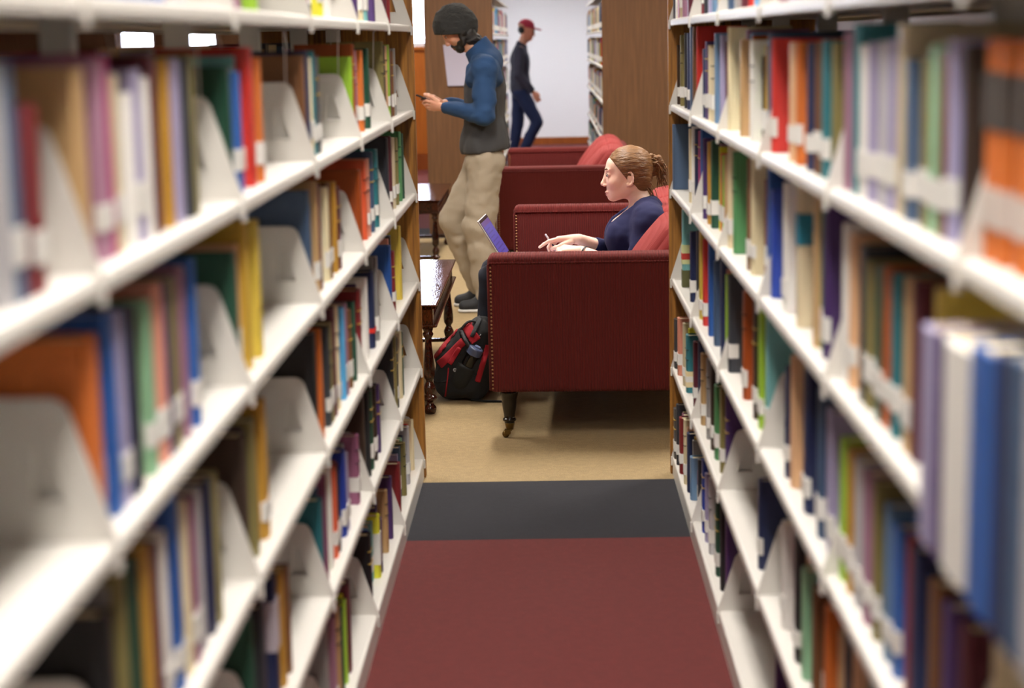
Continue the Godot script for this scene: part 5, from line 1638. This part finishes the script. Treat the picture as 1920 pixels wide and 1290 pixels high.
# ---------------------------------------------------------------- small things
func build_small_things():
	# laptop on the woman's knees
	var t := thing("laptop", "open silver laptop on the knees of the seated woman", "laptop", Vector3(-0.205, 0.622, -8.12), deg_to_rad(-4))
	var silver := plain(Color(0.78, 0.78, 0.80), 0.35, 0.4)
	var st := begin()
	cbox(st, Vector3(0.115, 0.007, 0), Vector3(0.23, 0.014, 0.33), 0.003)
	part(t, "base", st, silver)
	st = begin()
	for r in 5:
		for c in 12:
			box(st, Vector3(0.045 + r * 0.019, 0.0148, -0.125 + c * 0.0227), Vector3(0.016, 0.0016, 0.019))
	var keys := part(t, "keyboard", st, plain(Color(0.08, 0.08, 0.09), 0.5))
	keys.set_meta("kind", "stuff")
	var lid := Transform3D(Basis(Vector3.BACK, deg_to_rad(31)), Vector3(-0.002, 0.012, 0))
	st = begin()
	cbox(st, Vector3(-0.004, 0.108, 0), Vector3(0.007, 0.216, 0.33), 0.002, lid)
	var ld := part(t, "lid", st, silver)
	st = begin()
	box(st, Vector3(-0.0001, 0.108, 0), Vector3(0.0012, 0.208, 0.322), lid)
	part(ld, "bezel", st, plain(Color(0.10, 0.02, 0.04), 0.3))
	var im := Image.create(64, 64, false, Image.FORMAT_RGB8)
	im.fill(Color(0.42, 0.38, 0.80))
	im.fill_rect(Rect2i(0, 0, 64, 8), Color(0.50, 0.36, 0.66))
	for k in 7:
		im.fill_rect(Rect2i(6, 13 + k * 7, 30 + (k * 13) % 22, 2), Color(0.35, 0.31, 0.68))
	var sm := StandardMaterial3D.new()
	sm.albedo_color = Color(0.05, 0.05, 0.06)
	sm.roughness = 0.25
	sm.emission_enabled = true
	sm.emission_texture = ImageTexture.create_from_image(im)
	sm.emission = Color(0, 0, 0)
	sm.emission_energy_multiplier = 0.75
	st = begin()
	var c0 := lid * Vector3(0.0009, 0.014, 0.150)
	var c1 := lid * Vector3(0.0009, 0.014, -0.150)
	var c2 := lid * Vector3(0.0009, 0.198, -0.150)
	var c3 := lid * Vector3(0.0009, 0.198, 0.150)
	var uv := [Vector2(0, 1), Vector2(1, 1), Vector2(1, 0), Vector2(0, 0)]
	var cs := [c0, c1, c2, c3]
	for k in [0, 2, 1, 0, 3, 2]:
		st.set_uv(uv[k])
		st.add_vertex(cs[k])
	part(ld, "screen", st, sm)
	var sl := AreaLight3D.new()
	sl.name = "screen_light"
	sl.area_size = Vector2(0.30, 0.184)
	sl.light_color = Color(0.55, 0.48, 1.0)
	sl.light_energy = 0.03
	sl.area_range = 40.0
	sl.area_attenuation = 2.0
	sl.shadow_enabled = true
	t.add_child(sl, true)
	var mid := lid * Vector3(0.006, 0.106, 0)
	sl.transform = Transform3D(Basis.looking_at((lid.basis * Vector3.RIGHT), Vector3.UP), mid)
	# notebook and pen under the pointing hand
	t = thing("notebook", "open notebook with pale lined pages under the woman's hands", "notebook", Vector3(0.085, 0.630, -8.09), 0.12)
	st = begin()
	cbox(st, Vector3(0, 0.002, 0), Vector3(0.16, 0.004, 0.24), 0.001)
	part(t, "cover", st, plain(Color(0.25, 0.22, 0.45), 0.6))
	for s in [-1, 1]:
		st = begin()
		cbox(st, Vector3(0, 0.008, s * 0.059), Vector3(0.154, 0.008, 0.114), 0.002)
		part(t, "page_block", st, plain(Color(0.84, 0.82, 0.90), 0.8))
	st = begin(true)
	var pa := Vector3(-0.028, 0.735, -8.118)
	var pb := Vector3(0.024, 0.652, -8.155)
	t = thing("pen", "slim navy pen with white cap in the woman's hand", "pen", pb)
	tube(st, [Vector3.ZERO, (pa - pb) * 0.06, (pa - pb) * 0.75], [0.0008, 0.0042, 0.0042], 10)
	part(t, "barrel", st, plain(Color(0.05, 0.06, 0.20), 0.3))
	st = begin(true)
	tube(st, [(pa - pb) * 0.75, (pa - pb)], [0.0046, 0.004], 10)
	part(t, "cap", st, plain(Color(0.85, 0.85, 0.88), 0.3))
	# phone in the man's hands
	t = thing("smartphone", "small dark phone held by the person in the beanie", "phone", Vector3(-0.742, 1.283, -10.70))
	var ph := Transform3D(Basis(Vector3.BACK, deg_to_rad(-24)), Vector3.ZERO)
	st = begin()
	cbox(st, Vector3.ZERO, Vector3(0.125, 0.009, 0.062), 0.003, ph)
	part(t, "case", st, plain(Color(0.05, 0.05, 0.07), 0.4))
	st = begin()
	box(st, Vector3(0, 0.0048, 0), Vector3(0.112, 0.001, 0.056), ph)
	part(t, "glass_front", st, plain(Color(0.09, 0.10, 0.14), 0.1))
	# notice on the far end panel
	st = begin(true)
	var n := 8
	for i in n:
		for k in [[0, 1]]:
			var y0 := -0.17 + 0.34 * i / n
			var y1 := -0.17 + 0.34 * (i + 1) / n
			var b0 := 0.012 * pow(absf(y0) / 0.17, 2.0) + 0.002
			var b1 := 0.012 * pow(absf(y1) / 0.17, 2.0) + 0.002
			var l0 := -0.105 - 0.03 * (y0 + 0.17) / 0.34
			var l1 := -0.105 - 0.03 * (y1 + 0.17) / 0.34
			for f in [0.0, 0.0006]:
				var a := Vector3(l0, y0, b0 + f)
				var b := Vector3(0.115, y0, b0 + f)
				var c := Vector3(0.115, y1, b1 + f)
				var d := Vector3(l1, y1, b1 + f)
				if f > 0.0:
					quad(st, a, b, c, d)
				else:
					quad(st, d, c, b, a)
	single("paper_notice", st, plain(Color(0.64, 0.62, 0.68), 0.8), "curled white paper notice on the brown end panel behind the standing man", "notice", "", Vector3(-0.745, 1.42, -14.986))
	backpack()

func backpack():
	var at := Vector3(-0.40, 0, -7.96)
	var t := thing("backpack", "black backpack with red panels on the floor against the near sofa", "backpack", at)
	var black := cloth(Color(0.085, 0.088, 0.095), 0.2)
	var red := cloth(Color(0.62, 0.055, 0.12), 0.2)
	var shape := func(grow: float) -> Array:
		var out := []
		for q in [[-0.070, 0.083, 0.080], [0.035, 0.080, 0.078], [-0.062, 0.190, 0.076], [0.040, 0.180, 0.082], [-0.005, 0.270, 0.060], [0.060, 0.290, 0.058], [0.075, 0.335, 0.036]]:
			out.append(cap(Vector3(q[0], q[1], -0.04), Vector3(q[0], q[1], 0.018), q[2] + grow, q[2] + grow, 0.05))
		return out
	var floor_cut := Plane(Vector3(0, -1, 0), -0.003)
	part(t, "main_bag", skin_mesh([soft(shape.call(0.0), 0.0075, [floor_cut], 0.012, 9.0)]), black)
	# panels sewn onto the shell: the shell grown by a few millimetres and cut to a band
	var strip := func(p0: Vector3, p1: Vector3, half: float, grow: float, z_min: float, m: Material, called: String):
		var d := (p1 - p0).normalized()
		var n := Vector3(-d.y, d.x, 0)
		var cuts := [Plane(n, n.dot(p0) + half), Plane(-n, -n.dot(p0) + half), Plane(d, d.dot(p1)), Plane(-d, -d.dot(p0)), Plane(Vector3(0, 0, -1), -z_min), floor_cut]
		part(t, called, skin_mesh([soft(shape.call(grow), 0.0055, cuts, 0.012, 9.0)]), m)
	strip.call(Vector3(-0.123, 0.170, 0), Vector3(-0.004, 0.285, 0), 0.018, 0.006, 0.0, red, "red_panel")
	strip.call(Vector3(-0.071, 0.183, 0), Vector3(-0.024, 0.256, 0), 0.011, 0.012, 0.0, red, "red_panel")
	strip.call(Vector3(-0.150, 0.190, 0), Vector3(-0.040, 0.330, 0), 0.008, 0.004, -0.03, red, "red_piping")
	strip.call(Vector3(0.003, 0.353, 0), Vector3(0.052, 0.280, 0), 0.024, 0.008, -0.02, red, "red_flap")
	strip.call(Vector3(0.052, 0.095, 0), Vector3(0.104, 0.259, 0), 0.013, 0.006, 0.0, red, "red_panel")
	strip.call(Vector3(-0.150, 0.090, 0), Vector3(0.070, 0.135, 0), 0.004, 0.004, -0.02, plain(Color(0.05, 0.05, 0.055), 0.8), "seam_tape")
	strip.call(Vector3(-0.020, 0.330, 0), Vector3(0.030, 0.235, 0), 0.008, 0.014, -0.02, plain(Color(0.13, 0.13, 0.14), 0.7), "compression_strap")
	strip.call(Vector3(0.070, 0.380, 0), Vector3(0.030, 0.300, 0), 0.010, 0.012, -0.03, plain(Color(0.10, 0.105, 0.12), 0.7), "compression_strap")
	var st := begin(true)
	tube(st, [Vector3(-0.077, 0.164, 0.098), Vector3(-0.080, 0.13, 0.112), Vector3(-0.088, 0.08, 0.106), Vector3(-0.096, 0.03, 0.080)], [0.0035, 0.003, 0.003, 0.0045], 8)
	part(t, "zip_pull", st, red)
	st = begin(true)
	tube(st, bent(Vector3(-0.02, 0.325, 0.05), Vector3(0.02, 0.40, 0.05), Vector3(0.07, 0.345, 0.03), 8), 0.006, 8)
	part(t, "grab_handle", st, plain(Color(0.12, 0.12, 0.13), 0.7))
	st = begin(true)
	tube(st, [Vector3(0.02, 0.006, 0.06), Vector3(0.09, 0.006, 0.09), Vector3(0.17, 0.006, 0.10)], 0.005, 6)
	part(t, "waist_strap", st, black)
	for k in 2:
		st = begin()
		cbox(st, Vector3.ZERO, Vector3(0.020, 0.007, 0.005), 0.002, Transform3D(Basis(Vector3.BACK, 0.9), Vector3(0.045 + k * 0.022, 0.325 - k * 0.02, 0.075)))
		part(t, "buckle", st, plain(Color(0.62, 0.62, 0.64), 0.4))
	var ax := Vector3(0.46, 0.87, 0.14).normalized()
	var foot := Vector3(-0.020, 0.118, 0.072)
	part(t, "bottle_pocket", skin_mesh([soft([cap(foot - ax * 0.02, foot + ax * 0.06, 0.045, 0.045, 0.02)], 0.006, [Plane(ax, ax.dot(foot + ax * 0.062))], 0.005, 14.0)]), cloth(Color(0.11, 0.115, 0.11), 0.1))
	st = begin()
	for k in 4:
		box(st, Vector3.ZERO, Vector3(0.017, 0.004, 0.003), Transform3D(Basis(Vector3.BACK, k * PI / 4), Vector3(-0.048, 0.155, 0.103)))
	part(t, "star_emblem", st, plain(Color(0.75, 0.75, 0.77), 0.5))
	var b := thing("water_bottle", "dark drinking bottle with grey blue lid in the backpack's side pocket", "bottle", at + foot)
	b.basis = Basis(Quaternion(Vector3.UP, ax))
	st = begin(true)
	lathe(st, curve([[0.0, 0.0], [0.029, 0.002], [0.031, 0.01], [0.031, 0.10], [0.030, 0.115], [0.026, 0.122], [0.0, 0.123]], 3), 24)
	part(b, "flask", st, plain(Color(0.07, 0.075, 0.07), 0.15))
	st = begin(true)
	lathe(st, curve([[0.0, 0.120], [0.034, 0.121], [0.036, 0.128], [0.035, 0.148], [0.030, 0.156], [0.0, 0.158]], 3), 24)
	var lidp := part(b, "lid", st, plain(Color(0.30, 0.34, 0.45), 0.3))
	st = begin()
	cbox(st, Vector3(0.004, 0.161, 0), Vector3(0.030, 0.011, 0.016), 0.004)
	part(lidp, "spout", st, plain(Color(0.45, 0.50, 0.64), 0.3))
